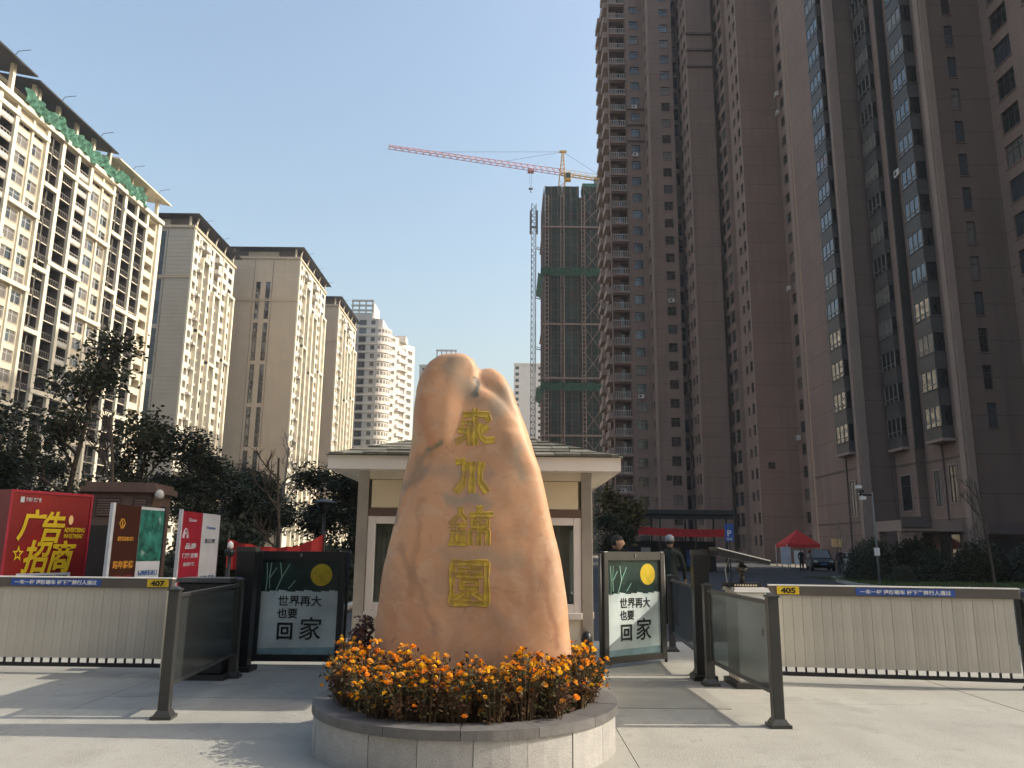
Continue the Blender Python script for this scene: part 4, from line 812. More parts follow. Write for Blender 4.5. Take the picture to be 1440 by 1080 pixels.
def lattice(mb, a, b_, s_, seg, r, brace=.7):
    a, b_ = Vector(a), Vector(b_); d = (b_ - a).normalized(); up = Vector((0, 0, 1)) if abs(d.z) < .9 else Vector((0, 1, 0)); x = d.cross(up).normalized(); y = x.cross(d)
    C = [x * i * s_ / 2 + y * j * s_ / 2 for i, j in ((-1, -1), (1, -1), (1, 1), (-1, 1))]
    for c in C: mb.bar(a + c, b_ + c, r)
    for k in range(seg):
        p, q = a + (b_ - a) * k / seg, a + (b_ - a) * (k + 1) / seg
        for i in range(4): j = (i + 1) % 4; mb.bar(p + C[i], q + C[j], r * brace); mb.bar(p + C[i], p + C[j], r * brace)
M['hoist'] = mat('hoist_grey_paint', (.13, .14, .16), .6, .3); M['hoist_pale'] = mat('hoist_pale_paint', (.28, .29, .32), .6)
HO = thing('hoist_mast', 'slim builders hoist mast standing beside the netted construction tower', 'hoist', (4.9, 179.5, 0))
for k in range(14): m = MB(); lattice(m, (0, 0, k * 6), (0, 0, k * 6 + 6), 1.1, 4, .13, .8); m.build('mast_section', M['hoist'] if k % 3 else M['hoist_pale'], HO)
for k in range(6): m = MB(); m.bar((.5, 0, 10 + k * 12.5), (2.5, 1.6, 10 + k * 12.5), .2); m.bar((.5, .4, 10.6 + k * 12.5), (2.5, 1.9, 10.6 + k * 12.5), .12); m.build('wall_tie', M['hoist'], HO)
for z in (76.5, 17): m = MB(); m.box(-1.0, -.9, z, -.56, .9, z + 5.5); m.box(.56, -.9, z, 1.0, .9, z + 5.5); m.box(-.9, -.95, z + 1, .9, -.7, z + 1.4); m.build('hoist_cage', M['hoist'], HO)
# ---------------------------------------------------------------- tower crane
M['crane_red'] = mat('crane_red_paint', (.62, .30, .32), .6, var=.15); M['crane_yellow'] = mat('crane_yellow_paint', (.62, .38, .10), .6, var=.15)
CR = thing('tower_crane', 'tower crane with a long red jib and yellow mast top above the netted tower', 'crane', (12.1, 180, 0)); zt = 94.5
m = MB(); lattice(m, (0, 4.5, 86), (0, 4.5, zt - 2), 1.5, 5, .16, .55); m.build('mast', M['crane_yellow'], CR)
jd = Vector((-42.0, -12.6, 0)).normalized(); J0 = Vector((0, 4.5, zt)); tip = J0 + jd * 44
m = MB(); side = jd.cross(Vector((0, 0, 1)))
seg = 26
for s_ in (-.6, .6): m.bar(J0 + side * s_, tip + side * s_, .15)
m.bar(J0 + Vector((0, 0, 1.4)), tip + Vector((0, 0, .7)), .15)
for k in range(seg):
    p = J0 + jd * 44 * k / seg; q = J0 + jd * 44 * (k + .5) / seg; r_ = J0 + jd * 44 * (k + 1) / seg; h = Vector((0, 0, 1.4 - .7 * (k + .5) / seg))
    for s_ in (-.6, .6): m.bar(p + side * s_, q + h, .1); m.bar(q + h, r_ + side * s_, .1)
    m.bar(p - side * .6, p + side * .6, .09)
m.build('jib', M['crane_red'], CR)
m = MB(); e = J0 - jd * 13
for s_ in (-.6, .6): m.bar(J0 + side * s_, e + side * s_, .3)
for k in range(9): p = J0 - jd * 13 * k / 8; m.bar(p - side * .6, p + side * .6, .14); m.bar(p + side * .6, p + side * .6 + Vector((0, 0, 1.1)), .09); m.bar(p - side * .6, p - side * .6 + Vector((0, 0, 1.1)), .09)
m.bar(J0 + side * .6 + Vector((0, 0, 1.1)), e + side * .6 + Vector((0, 0, 1.1)), .09); m.bar(J0 - side * .6 + Vector((0, 0, 1.1)), e - side * .6 + Vector((0, 0, 1.1)), .09); m.build('counter_jib', M['crane_yellow'], CR)
m = MB(); c = J0 - jd * 10.5; m.box(c.x - 1.6, c.y - .5, c.z - 1.6, c.x + 1.6, c.y + .5, c.z + .6); m.build('counterweight', M['slabc'], CR)
ap = J0 + Vector((.3, 0, 6.2)); m = MB()
for sx, sy in ((-.7, -.6), (.7, -.6), (.7, .6), (-.7, .6)): m.bar(J0 + Vector((sx, sy, -2)), ap + Vector((sx * .25, sy * .25, 0)), .2)
for k in range(5): q = k / 5; s_ = .7 * (1 - .75 * q); z = J0.z + 6.2 * q; m.bar((J0.x - s_ + .3 * q, J0.y - s_, z), (J0.x + s_ + .3 * q, J0.y - s_, z), .12); m.bar((J0.x - s_ + .3 * q, J0.y - s_, z), (J0.x + s_ * .85 + .3 * q, J0.y - s_, z + 1.4), .1)
m.box(ap.x - .9, ap.y - .3, ap.z - .2, ap.x + .9, ap.y + .3, ap.z + .25); m.build('apex_frame', M['crane_yellow'], CR)
m = MB(); m.box(J0.x + .75, J0.y - 1.7, J0.z - 2.4, J0.x + 2.2, J0.y - .5, J0.z - .2); cb = m.build('cab', M['crane_yellow'], CR, bevel=.05); m = MB(); m.box(J0.x + .9, J0.y - 1.73, J0.z - 1.7, J0.x + 2.05, J0.y - 1.705, J0.z - .5); m.build('cab_window', M['glass'], cb)
for t in (tip - jd * 12 + Vector((0, 0, .9)), J0 + jd * 15 + Vector((0, 0, 1.2)), e): m = MB(); m.tube([ap, t], .045, 4); m.build('stay_cable', M['hoist'], CR)
tr = J0 + jd * 8.3; m = MB(); m.box(tr.x - .8, tr.y - .8, tr.z - .7, tr.x + .8, tr.y + .8, tr.z - .1); tro = m.build('trolley', M['crane_red'], CR); m = MB()
for s_ in (-.3, .3): m.tube([(tr.x + s_, tr.y, tr.z - .7), (tr.x + s_ * .4, tr.y, tr.z - 5)], .03, 4)
m.build('hoist_rope', M['hoist'], tro); m = MB(); m.box(tr.x - .5, tr.y - .2, tr.z - 5.4, tr.x + .5, tr.y + .2, tr.z - 5); m.tube([(tr.x, tr.y, tr.z - 5.4), (tr.x, tr.y, tr.z - 6), (tr.x + .25, tr.y, tr.z - 6.3)], .1, 6); m.build('hook_block', M['hoist'], tro)
# ---------------------------------------------------------------- brown tower A (staircase plan), 34 storeys
TA = Bld('brown_tower', 'tall reddish brown apartment tower stepping back beside the netted construction tower', 'building', (0, 0, 0)); nA = 34; zA = 1.2; HA = zA + nA * ST + 1
BW = M['brown_wall']; kw = dict(wall=BW, ztop=HA, back='brown_back', glass=(0, 0, 0, 1, 2))
def FA(p0, p1, cols, n=nA, z0=zA): return facade(TA, p0, p1, z0, n, ST, cols, **kw)
fw_ = FA((15.9, 137), (15.9, 120), [(1, 3, 's'), (4.5, 8, 'p'), (9.5, 11, 's'), (12.5, 16, 'p')])
for i in range(nA):
    for ua in (4.3, 12.3): m = MB(); fw_.box(m, ua, ua + 3.9, 0, .8, zA + i * ST - .1, zA + i * ST + .95); m.build('side_balcony', M['brown_trim'], TA.root)
f = FA((15.9, 120), (18.75, 120), [(.12, 2.73, 'b', {'nb': 7, 'head': 2.45})])
for i in range(nA): m = MB(); f.box(m, .05, 2.8, -.1, .32, zA + i * ST - .22, zA + i * ST + .1); m.build('balcony_slab', M['brown_trim'], TA.root)
f = FA((18.75, 119.8), (21.75, 119.8), [(.7, 2.2, 'w', {'acw': .05})]); 
for q in (23, 24, 25): pil(TA, f, 0, 3, zA + q * ST, zA + q * ST + .25, .3, M['brown_dark'], 'band')
FA((21.75, 119.8), (21.75, 116.6), [(.9, 2.2, 's')])
f = FA((21.75, 116.6), (26.0, 116.6), [(2.2, 3.6, 'w', {'acw': .05})]); pil(TA, f, 0, .35, 0, HA, .12, M['brown_trim'])
FA((26.0, 118.6), (27.2, 118.6), [(.1, 1.1, 'w', {'panes': 1, 'sill': .4, 'head': 2.5})])
f = FA((27.2, 118.6), (27.2, 112), [(.5, 2.2, 'v'), (3.2, 4.4, 's', {'panes': 1}), (4.9, 6.2, 'w', {'panes': 1})])
f = FA((27.2, 112), (31.35, 112), []); pil(TA, f, 0, .22, 0, HA, .1, M['brown_trim'])
for q in (26, 27, 28): pil(TA, f, 0, 4.1, zA + q * ST, zA + q * ST + .3, .3, M['brown_dark'], 'band')
FA((31.35, 113.6), (32.0, 113.6), [])
FA((32.0, 113.6), (32.0, 108.4), [(.4, 2.4, 'v', {'panes': 3}), (2.8, 4.9, 'v', {'panes': 3})])
FA((32.0, 108.4), (32.6, 108.4), [])
f = FA((32.6, 108.4), (32.6, 103), [(1.6, 2.6, 's', {'panes': 1}), (3.6, 4.8, 'w', {'panes': 1})]); pil(TA, f, 5.0, 5.38, 0, HA, .08, M['brown_trim'])
f = FA((32.6, 103), (37.85, 103), [])
f = FA((37.85, 103), (37.85, 98.6), [(1.2, 2.7, 'w', {'panes': 2, 'acw': .05})]); pil(TA, f, 3.2, 4.38, 0, HA, .1, M['brown_trim'])
f = FA((37.85, 98.6), (39.3, 98.6), []); pil(TA, f, 0, .4, 0, HA, .12, M['brown_trim'])
f = FA((39.3, 99.9), (47, 99.9), [(1.7, 2.9, 'w', {'panes': 2}), (4.4, 5.6, 'w')])
P = [(15.92, 137), (15.92, 120.02), (18.75, 119.85), (21.77, 119.85), (21.77, 116.65), (26, 116.65), (26, 118.65), (27.25, 118.65), (27.25, 112.05), (31.35, 112.05), (31.35, 113.65), (32.05, 113.65), (32.05, 108.45), (32.65, 108.45), (32.65, 103.05), (37.9, 103.05), (37.9, 98.65), (39.3, 98.65), (39.3, 99.95), (47, 99.95), (47, 137)]
m = MB(); m.poly([(x, y, HA - .02) for x, y in P]); m.quad((47, 137, 0), (15.92, 137, 0), (15.92, 137, HA), (47, 137, HA)); m.quad((47, 99.95, 0), (47, 137, 0), (47, 137, HA), (47, 99.95, HA)); m.build('roof_deck', BW, TA.root)
for zz, nm in ((3.2, 'band'),): pass
TA.put('vent_grille', win_mesh(.8, .8, 3, 0, 'wframe', 0), (23.0, 116.55, 11.5)); TA.put('vent_grille', win_mesh(.9, .9, 3, 0, 'wframe', 0), (33.7, 102.95, 12.0))
TA.finish(base=(16, 99, 0))
# ---------------------------------------------------------------- brown tower B with bay windows
TB = Bld('bay_window_tower', 'dark brown apartment tower with stacked projecting bay windows at the right', 'building', (0, 0, 0)); nB = 31; zB = 10.1; HB = zB + nB * ST + 1
kw = dict(wall=BW, ztop=HB, back='brown_back', glass=(1, 1, 1, 0, 2)); STB = ST
def FB(p0, p1, cols): return facade(TB, p0, p1, zB, nB, ST, cols, **dict(kw, wall=M['brown_shade'] if p0[1] == p1[1] else BW))  # walls facing the camera get the brown with painted-in shade
def bay_mesh(w, dep, gl):
    k = ('bay', w, dep, gl)
    if k in _wc: return _wc[k]
    m = MB(); m.box(0, -dep, 0, w, 0, .88); m.box(-.05, -dep - .05, .88, w + .05, 0, .96); m.box(0, -dep, 2.5, w, 0, 2.9)
    m.quad((0, -dep + .05, .96), (w, -dep + .05, .96), (w, -dep + .05, 2.5), (0, -dep + .05, 2.5), 1); m.quad((w - .05, -dep, .96), (w - .05, 0, .96), (w - .05, 0, 2.5), (w - .05, -dep, 2.5), 2); m.quad((.05, 0, .96), (.05, -dep, .96), (.05, -dep, 2.5), (.05, 0, 2.5), 2)
    n = max(2, round(w / .9))
    for i in range(n + 1): x = .03 + (w - .06) * i / n; m.box(x - .035, -dep, .96, x + .035, -dep + .08, 2.5, 3)
    m.box(.03, -dep + .005, 1.32, w - .03, -dep + .075, 1.38, 3); m.box(.001, -.07, .96, .07, -.001, 2.5, 3)
    _wc[k] = m.mesh('bay_window', [M['bay_grey'], [M['glass'], M['glass_blue'], M['glass_curtain']][gl], M['glass'], M['rail_dark']]); return _wc[k]
def bays(fr, u, w, dep, gl=(1, 1, 1, 2), base=True):
    for i in range(nB): TB.put('bay_window', bay_mesh(w, dep, RG.choice(gl)), fr.P(u, 0, zB + i * ST), fr.ang)
    m = MB(); fr.box(m, u - .08, u + w + .08, 0, dep + .08, zB - .22, zB - .005); m.build('bay_base', M['brown_trim'], TB.root)
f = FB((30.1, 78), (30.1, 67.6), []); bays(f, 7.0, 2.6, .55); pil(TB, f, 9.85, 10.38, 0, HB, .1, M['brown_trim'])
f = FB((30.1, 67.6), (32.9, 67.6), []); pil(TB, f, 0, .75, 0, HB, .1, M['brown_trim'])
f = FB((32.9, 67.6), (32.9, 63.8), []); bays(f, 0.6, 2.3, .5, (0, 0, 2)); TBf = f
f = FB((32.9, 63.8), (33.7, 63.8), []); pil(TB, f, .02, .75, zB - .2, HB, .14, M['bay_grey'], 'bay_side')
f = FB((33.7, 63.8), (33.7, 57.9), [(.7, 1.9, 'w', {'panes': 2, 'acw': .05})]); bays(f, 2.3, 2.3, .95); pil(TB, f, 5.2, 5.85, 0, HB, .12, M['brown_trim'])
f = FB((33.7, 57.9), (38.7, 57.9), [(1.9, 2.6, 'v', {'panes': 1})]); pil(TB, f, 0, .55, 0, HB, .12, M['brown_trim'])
f = FB((38.7, 57.9), (38.7, 13.6), [(1.0, 3.2, 'v', {'panes': 3}), (5, 7.2, 'v', {'panes': 3}), (10, 12, 'v', {'panes': 3}), (15, 17.5, 'v', {'panes': 3})])  # unseen wing, carried forward so its shadow covers trees and inner road
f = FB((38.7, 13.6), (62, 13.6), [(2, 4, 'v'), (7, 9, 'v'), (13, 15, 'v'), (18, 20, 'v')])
P = [(30.12, 78), (30.12, 67.65), (32.95, 67.65), (32.95, 63.85), (33.75, 63.85), (33.75, 57.95), (38.75, 57.95), (38.75, 13.65), (62, 13.65), (62, 78)]
m = MB(); m.poly([(x, y, HB - .02) for x, y in P]); m.quad((62, 13.6, 0), (62, 78, 0), (62, 78, HB), (62, 13.6, HB)); m.quad((62, 78, 0), (30.12, 78, 0), (30.12, 78, HB), (62, 78, HB)); m.build('roof_deck', BW, TB.root)
# ground floors: tall openings, bands, entrance canopy
def pod_win(fr, u, w, z, h, panes=2, gl=0):
    m = MB(); fr.box(m, u - .1, u + w + .1, 0, .06, z - .12, z); fr.box(m, u - .1, u + w + .1, 0, .06, z + h, z + h + .12); fr.box(m, u - .1, u, 0, .06, z, z + h); fr.box(m, u + w, u + w + .1, 0, .06, z, z + h); m.build('window_surround', M['brown_trim'], TB.root)
    TB.put('tall_window', win_mesh(w, h, panes, .3, 'wframe', gl), fr.P(u, .035, z), fr.ang)
fA_ = Fr((30.1, 78), (30.1, 67.6)); fB_ = Fr((33.7, 63.8), (33.7, 57.9)); fC_ = Fr((32.9, 67.6), (32.9, 63.8))
pod_win(fA_, 8.1, 1.1, 4.6, 3.0, 2, 2); pod_win(fC_, 1.2, 1.6, 4.9, 2.9, 1); pod_win(fB_, 1.2, .95, 5.1, 2.8, 2, 2); pod_win(fB_, 3.4, 1.0, 5.3, 2.8, 2)
for fr in (fA_, fB_, fC_):
    for z in (8.6, 4.0): pil(TB, fr, 0, fr.L, z, z + .10, .05, M['brown_dark'], 'band')
for fr, uu in ((fA_, 7.6), (fB_, 2.75), (fC_, .35)): m = MB(); q = fr.P(uu, .08, 0); m.cyl(q.x, q.y, 0, zB, .06, 6); m.build('drain_pipe', M['brown_dark'], TB.root)
m = MB(); m.box(29.0, 59.2, 3.1, 33.75, 63.6, 3.9); cn = m.build('entrance_canopy', M['brown_trim'], TB.root); m = MB(); m.box(28.98, 59.0, 3.4, 31.2, 59.19, 4.15); m.build('fascia', M['brown_dark'], cn)
for y in (59.6, 63.1): m = MB(); m.box(29.1, y, 0, 29.6, y + .5, 3.1); m.build('canopy_column', M['brown_trim'], TB.root)
m = MB(); m.box(33.62, 59.8, 0, 33.69, 62.6, 2.9); m.build('entrance_door', M['glass'], TB.root)
m = MB(); m.box(34.3, 57.2, 2.9, 38.7, 57.89, 3.7); m.build('shop_awning', M['brown_dark'], TB.root); m = MB(); m.box(34.6, 57.8, .3, 38.5, 57.88, 2.7); m.build('shop_front', M['glass'], TB.root)
TB.finish(base=(30.1, 58, 0))
# ================================================================ vegetation
M['bark'] = mat('bark', (.10, .075, .055), .9, var=.3, scale=8, bump=.6, bscale=40)
M['bark_pale'] = mat('pale_bark', (.26, .22, .17), .9, var=.25, scale=8)
M['leaf'] = mat('evergreen_leaf', (.024, .034, .017), .6, island=.55, transl=.2); M['leaf2'] = mat('dull_green_leaf', (.045, .052, .024), .65, island=.5, transl=.25); M['leaf_y'] = mat('yellow_green_leaf', (.08, .07, .022), .7, island=.4, transl=.3)
def gen_tree(seed, h, r, nleaf, ls, trunk_frac=.3, sparse=0., bare=False, levels=3):
    rg = random.Random(seed); tk = MB(); tips = []
    def branch(p, d, L, rad0, lev):
        n = 4; pts = [p.copy()]; q = p.copy(); dd = d.copy()
        for i in range(n):
            dd = (dd + Vector((rg.gauss(0, .16 if lev else .035), rg.gauss(0, .16 if lev else .035), rg.gauss(.07 if lev else .05, .08)))).normalized(); q = q + dd * L / n; pts.append(q.copy())
        tk.tube(pts, [rad0 * (1 - .6 * i / n) for i in range(n + 1)], 6 if lev < 2 else 4, 0, False)
        if lev >= levels: tips.append((pts[-1], L)); tips.append((pts[2], L)); return
        k = rg.randint(3, 5) if lev else rg.randint(5, 7)
        for i in range(k):
            t = rg.uniform(.35, 1) if lev else trunk_frac + (1 - trunk_frac) * (i + rg.random()) / k; j = min(n - 1, int(t * n)); b0 = pts[j].lerp(pts[j + 1], t * n - j) if j < n else pts[-1]
            a = rg.uniform(0, 6.283); el = rg.uniform(.15, .9) if not bare else rg.uniform(.5, 1.1); nd = Vector((math.cos(a) * math.cos(el), math.sin(a) * math.cos(el), math.sin(el)))
            nd = (nd + dd * (.5 if lev else .15)).normalized(); LL = (r * rg.uniform(.7, 1.1) * (1.1 - .5 * t) if lev == 0 else L * rg.uniform(.45, .75)); branch(b0, nd, LL, rad0 * (.5 if lev == 0 else .55), lev + 1)
        tips.append((pts[-1], L * .4))
    branch(Vector((0, 0, -.1)), Vector((0, 0, 1)), h * .9, .010 * h + .02, 0)
    lf = MB(); ctr = Vector((0, 0, h * .6))
    if not bare:
        keep = [t for t in tips if rg.random() > sparse]
        for i in range(nleaf):
            t, L = rg.choice(keep); s_ = .10 * r + .08; c = t + Vector((rg.gauss(0, s_), rg.gauss(0, s_), rg.gauss(0, s_ * .8)))
            d = Vector((rg.gauss(0, 1), rg.gauss(0, 1), rg.gauss(-.2, .7))).normalized(); sd_ = d.cross(Vector((rg.gauss(0, 1), rg.gauss(0, 1), rg.gauss(0, 1)))).normalized(); l_ = ls * rg.uniform(.7, 1.3); w = l_ * .28
            lf.quad(c, c + d * l_ * .45 + sd_ * w, c + d * l_, c + d * l_ * .45 - sd_ * w)
    return tk, lf
TV = {}; TVH = {}
def tree_var(key, leafm, bark, **kw):
    tk, lf = gen_tree(**kw); TVH[key] = max([p[2] for p in (lf.v or tk.v)]); TV[key] = (tk.mesh('trunk', bark, True), lf.mesh('crown', leafm) if lf.f else None)
tree_var('a', M['leaf'], M['bark'], seed=1, h=8, r=2.3, nleaf=5200, ls=.17, sparse=.35); tree_var('b', M['leaf'], M['bark'], seed=2, h=7, r=2.2, nleaf=5600, ls=.17, sparse=.25); tree_var('c', M['leaf2'], M['bark'], seed=3, h=9, r=2.0, nleaf=2800, ls=.17, sparse=.45, trunk_frac=.35)
tree_var('d', M['leaf'], M['bark'], seed=4, h=5, r=2.2, nleaf=6500, ls=.16, trunk_frac=.15); tree_var('bare', None, M['bark_pale'], seed=8, h=6.5, r=1.9, nleaf=0, ls=.1, bare=True, trunk_frac=.2); tree_var('bare2', None, M['bark'], seed=12, h=6, r=1.5, nleaf=0, ls=.1, bare=True, trunk_frac=.15)
tree_var('y', M['leaf_y'], M['bark'], seed=21, h=3.8, r=1.1, nleaf=1800, ls=.16, sparse=.3); tree_var('e', M['leaf2'], M['bark'], seed=31, h=6, r=2.0, nleaf=3200, ls=.17, sparse=.35)
def tree(key, lbl, x, y, h, base_h, rz, wide=1., group='trees inside the compound', cat='tree', name='tree'):
    t = thing(name, lbl, cat, (x, y, -.02), rz, group); s_ = h / TVH[key]; wide *= 1.15; t.scale = (s_ * wide, s_ * wide, s_); tk, cr = TV[key]; link('trunk', tk, t)
    if cr: link('crown', cr, t)
T = tree
T('c', 'tall thin-crowned tree rising highest before the cream slab', -14.6, 26, 9.2, 9, .3)
T('a', 'dense dark evergreen behind the red advertising box', -15.9, 23, 6.4, 8, 1.1, 1.25); T('b', 'broad dark evergreen farthest from the booth, beyond the red box', -19.5, 27, 7.4, 7, 2.2)
T('e', 'loose leafy tree rising behind the louvred hut', -12.9, 27, 6.4, 6, .2); T('a', 'dark evergreen right behind the louvred hut', -10.6, 27.5, 5.7, 8, 3.1, 1.1); T('bare2', 'bare dark-twigged tree just above the louvred hut roof', -11.8, 24, 5.9, 6, .7)
T('b', 'dark round evergreen behind the slim advertising pillars', -12.2, 33, 5.2, 7, 4.0, 1.3); T('d', 'low wide evergreen behind the red banner', -9.8, 30, 4.6, 5, .8, 1.1); T('bare', 'pale bare tree standing before the tan end wall', -9.9, 34, 6.9, 6.5, 0.4)
T('d', 'low wide evergreen behind the lamp post by the booth', -7.6, 32, 5.1, 5, 2.4, 1.1); T('b', 'dark evergreen closest to the left side of the guard booth', -5.9, 31, 5.2, 7, 5.1, 1.2); T('bare2', 'slender bare tree behind the closed poster gate', -7.2, 25, 4.6, 6, 2.0)
T('d', 'dark bushy evergreen beside the right eave of the guard booth', 3.6, 29, 3.1, 5, 1.7, .8); T('y', 'small yellow-green tree rising above the dark bush at the booth', 4.0, 31, 4.3, 3.8, 0)
T('d', 'wide evergreen at the foot of the cream slab', -24, 40, 6.3, 5, .5); T('a', 'tall evergreen at the foot of the cream slab', -29, 44, 8, 8, 1.5); T('b', 'round evergreen between the slab and the louvred hut', -19, 40, 6.2, 7, .9); T('e', 'loose leafy tree before the greyish end wall', -15.5, 40, 6.8, 6, 2.9); T('d', 'low evergreen thicket tree behind the banner', -13.5, 44, 5.2, 5, 1.3, 1.2); T('a', 'evergreen before the side of the tan block', -8.9, 46, 5.2, 8, 2.6, 1.2)
T('bare', 'pale bare sapling beside the red tent', 24.9, 60, 4.6, 6.5, 1., .6); T('bare2', 'bare leaning tree at the right end of the hedge', 22.2, 37, 5.2, 6, .4, .8)
# clipped shrubs and young trees at the foot of the bay-window tower
SB = []
def shrub_mesh(seed, n, ls, leafm):
    rg = random.Random(seed); lf = MB(); tw = MB()
    for k in range(26): a = rg.uniform(0, 6.28); e = rg.uniform(.3, 1.5); d = Vector((math.cos(a) * math.cos(e), math.sin(a) * math.cos(e), math.sin(e))); tw.tube([(0, 0, -.05), d * .5, d * rg.uniform(.8, 1.05)], [.03, .02, .008], 4, 0, False)
    for k in range(n):
        a = rg.uniform(0, 6.28); e = math.asin(rg.uniform(-.15, 1)); q = (1 + .22 * noise.noise(Vector((math.cos(a) * 2, math.sin(a) * 2, e * 2 + seed)))) * rg.uniform(.72, 1.04); c = Vector((math.cos(a) * math.cos(e), math.sin(a) * math.cos(e), math.sin(e) + .12)) * q
        d = Vector((rg.gauss(0, 1), rg.gauss(0, 1), rg.gauss(.2, .7))).normalized(); s_ = d.orthogonal().normalized(); l_ = ls * rg.uniform(.7, 1.3); lf.quad(c, c + d * l_ * .5 + s_ * l_ * .3, c + d * l_, c + d * l_ * .5 - s_ * l_ * .3)
    return lf.mesh('foliage', leafm), tw.mesh('stems', M['bark'])
for i in range(3): SB.append(shrub_mesh(50 + i, 3200, .12, M['leaf'] if i != 1 else M['leaf2']))
def shrub(lbl, i, x, y, rx, h, rz=0, group='shrubs around the inner road'):
    t = thing('shrub', lbl, 'shrub', (x, y, 0), rz, group); t.scale = (rx, rx, h); link('foliage', SB[i][0], t); link('stems', SB[i][1], t)
sx = [(18.6, 42.5, .9, 1.6, 'round shrub next to the thin pole on the lawn'), (20.4, 45, 1.2, 2.0, 'tall shrub before the entrance canopy'), (21.9, 42, 1.1, 1.5, 'low shrub at the corner of the lawn'), (23.2, 46, 1.4, 2.1, 'wide shrub under the entrance canopy'), (24.0, 41.5, 1.2, 1.6, 'low shrub before the dark parked hatchback'), (25.8, 44, 1.5, 1.9, 'wide shrub before the shop front'), (27.6, 42, 1.5, 1.8, 'last wide shrub along the lawn by the shop front'), (19.6, 40.2, .6, .8, 'small clipped shrub at the edge of the lawn')]
for i, (x, y, r_, h, lb) in enumerate(sx): shrub(lb, i % 3, x, y, r_, h, i)
for i, (x, y, r_, h, lb) in enumerate([(-10.6, 21.5, 1.4, 1.7, 'shrub at the side of the louvred hut'), (-13.2, 19.5, 1.8, 2.0, 'large shrub behind the red advertising box'), (-7.2, 21, 1.3, 1.5, 'shrub behind the slim pillars with white panels'), (-5.6, 24, 1.3, 1.5, 'shrub behind the closed poster gate'), (-8.9, 24.5, 1.6, 2.1, 'high shrub between hut and lamp post'), (-4.5, 27, 1.4, 2.2, 'high shrub close to the booth')]): shrub(lb, i % 3, x, y, r_, h, i * 2)
m = MB(); pts = [(16.2, 36.2), (17, 34.6), (24, 33.5), (33, 33), (33, 46.5), (19, 47.5), (17.2, 42), (16.4, 38.5)]; m.poly([(x, y, .10) for x, y in pts]); structure(m.build('lawn', M['lawn']))
m = MB()
for a, b_ in zip(pts, pts[1:] + pts[:1]):
    d = Vector((b_[0] - a[0], b_[1] - a[1], 0)); n_ = Vector((d.y, -d.x, 0)).normalized() * .15; A_, B_ = Vector((a[0], a[1], 0)), Vector((b_[0], b_[1], 0)); m.hexa([A_ + n_ + Vector((0, 0, -.05)), B_ + n_ + Vector((0, 0, -.05)), B_ - n_ * .2 + Vector((0, 0, -.05)), A_ - n_ * .2 + Vector((0, 0, -.05)), A_ + n_ + Vector((0, 0, .13)), B_ + n_ + Vector((0, 0, .13)), B_ - n_ * .2 + Vector((0, 0, .13)), A_ - n_ * .2 + Vector((0, 0, .13))])
structure(m.build('kerb', M['kerb']))
m = MB(); m.poly([(-40, 15.2, .05), (-4.2, 15.2, .05), (-3.0, 40, .05), (-3, 160, .05), (-40, 160, .05)]); structure(m.build('planting_bed', M['soil'])); m = MB(); m.box(-4.25, 15.2, -.02, -4.05, 40, .13); m.box(-30, 15.05, -.02, -4.26, 15.2, .13); structure(m.build('bed_kerb', M['kerb']))
m = MB(); gr_ = random.Random(4)
for k in range(9000):
    x = gr_.uniform(16.6, 32); y = gr_.uniform(34.2, 46); h = gr_.uniform(.05, .14); a = gr_.uniform(0, 3.14); m.poly([(x - .02 * math.cos(a), y - .02 * math.sin(a), .1), (x + .02 * math.cos(a), y + .02 * math.sin(a), .1), (x + gr_.gauss(0, .03), y, .1 + h)])
g = m.build('grass', M['lawn'], None, kind='stuff'); g['label'] = 'short dull green grass on the lawn inside the gate'; g['category'] = 'grass'
# ================================================================ advertising box and pillars
M['ad_red'] = mat('advert_red', (.22, .013, .014), .4, var=.25, scale=.9, mottle=((.28, .016, .012), .8, .5)); M['ad_yellow'] = mat('advert_yellow', (.68, .48, .02), .45, var=.2, scale=1.5); M['ad_brown'] = mat('advert_dark_brown', (.055, .018, .012), .4); M['ad_green'] = mat('advert_forest_print', (.03, .16, .13), .4, var=.8, scale=5, mottle=((.30, .42, .40), 6, .6))
M['ad_white'] = mat('advert_white', (.55, .57, .62), .45); M['ad_navy'] = mat('advert_navy', (.02, .025, .07), .4); M['ad_crimson'] = mat('advert_crimson', (.34, .02, .04), .4, var=.2); M['ad_blue'] = mat('advert_blue_text', (.04, .12, .34), .5); M['ad_gold'] = mat('advert_gold', (.62, .30, .04), .5); M['flare'] = mat('advert_flare_print', (.9, .55, .25), .5)
AB = thing('advertising_box', 'big red advertising box with slanted yellow characters behind barrier 407', 'billboard', (-8.83, 14.0, 0), rad(64)); AB.scale = (.80, 1, 1); w, h, d = 2.0, 2.52, 1.9
m = MB(); m.box(0, 0, .02, w, d, h); m.build('body', M['ad_red'], AB)
m = MB()
for q in ((0, -.02, 0, w, -.001, .06), (0, -.02, h - .05, w, -.001, h), (0, -.02, .0601, .05, -.001, h - .0501), (w - .05, -.02, .0601, w, -.001, h - .0501)): m.box(*q)
m.build('frame', M['ad_crimson'], AB)
def flat(nm, pts, m_, par): b_ = MB(); b_.poly(pts); return b_.build(nm, m_, par)
for bd, x, z, s_ in (('广', .24, 1.70, .56), ('告', .72, 1.66, .58), ('招', .42, 1.12, .60), ('商', 1.0, 1.12, .60)): text(bd, s_, M['ad_yellow'], AB, (x, -.022, z), bold=.016, shear=.24)
text('ADVERTISING\nINVESTMENT', .14, M['ad_yellow'], AB, (1.34, -.022, 1.68), bold=.004, width=.52, height=.20)
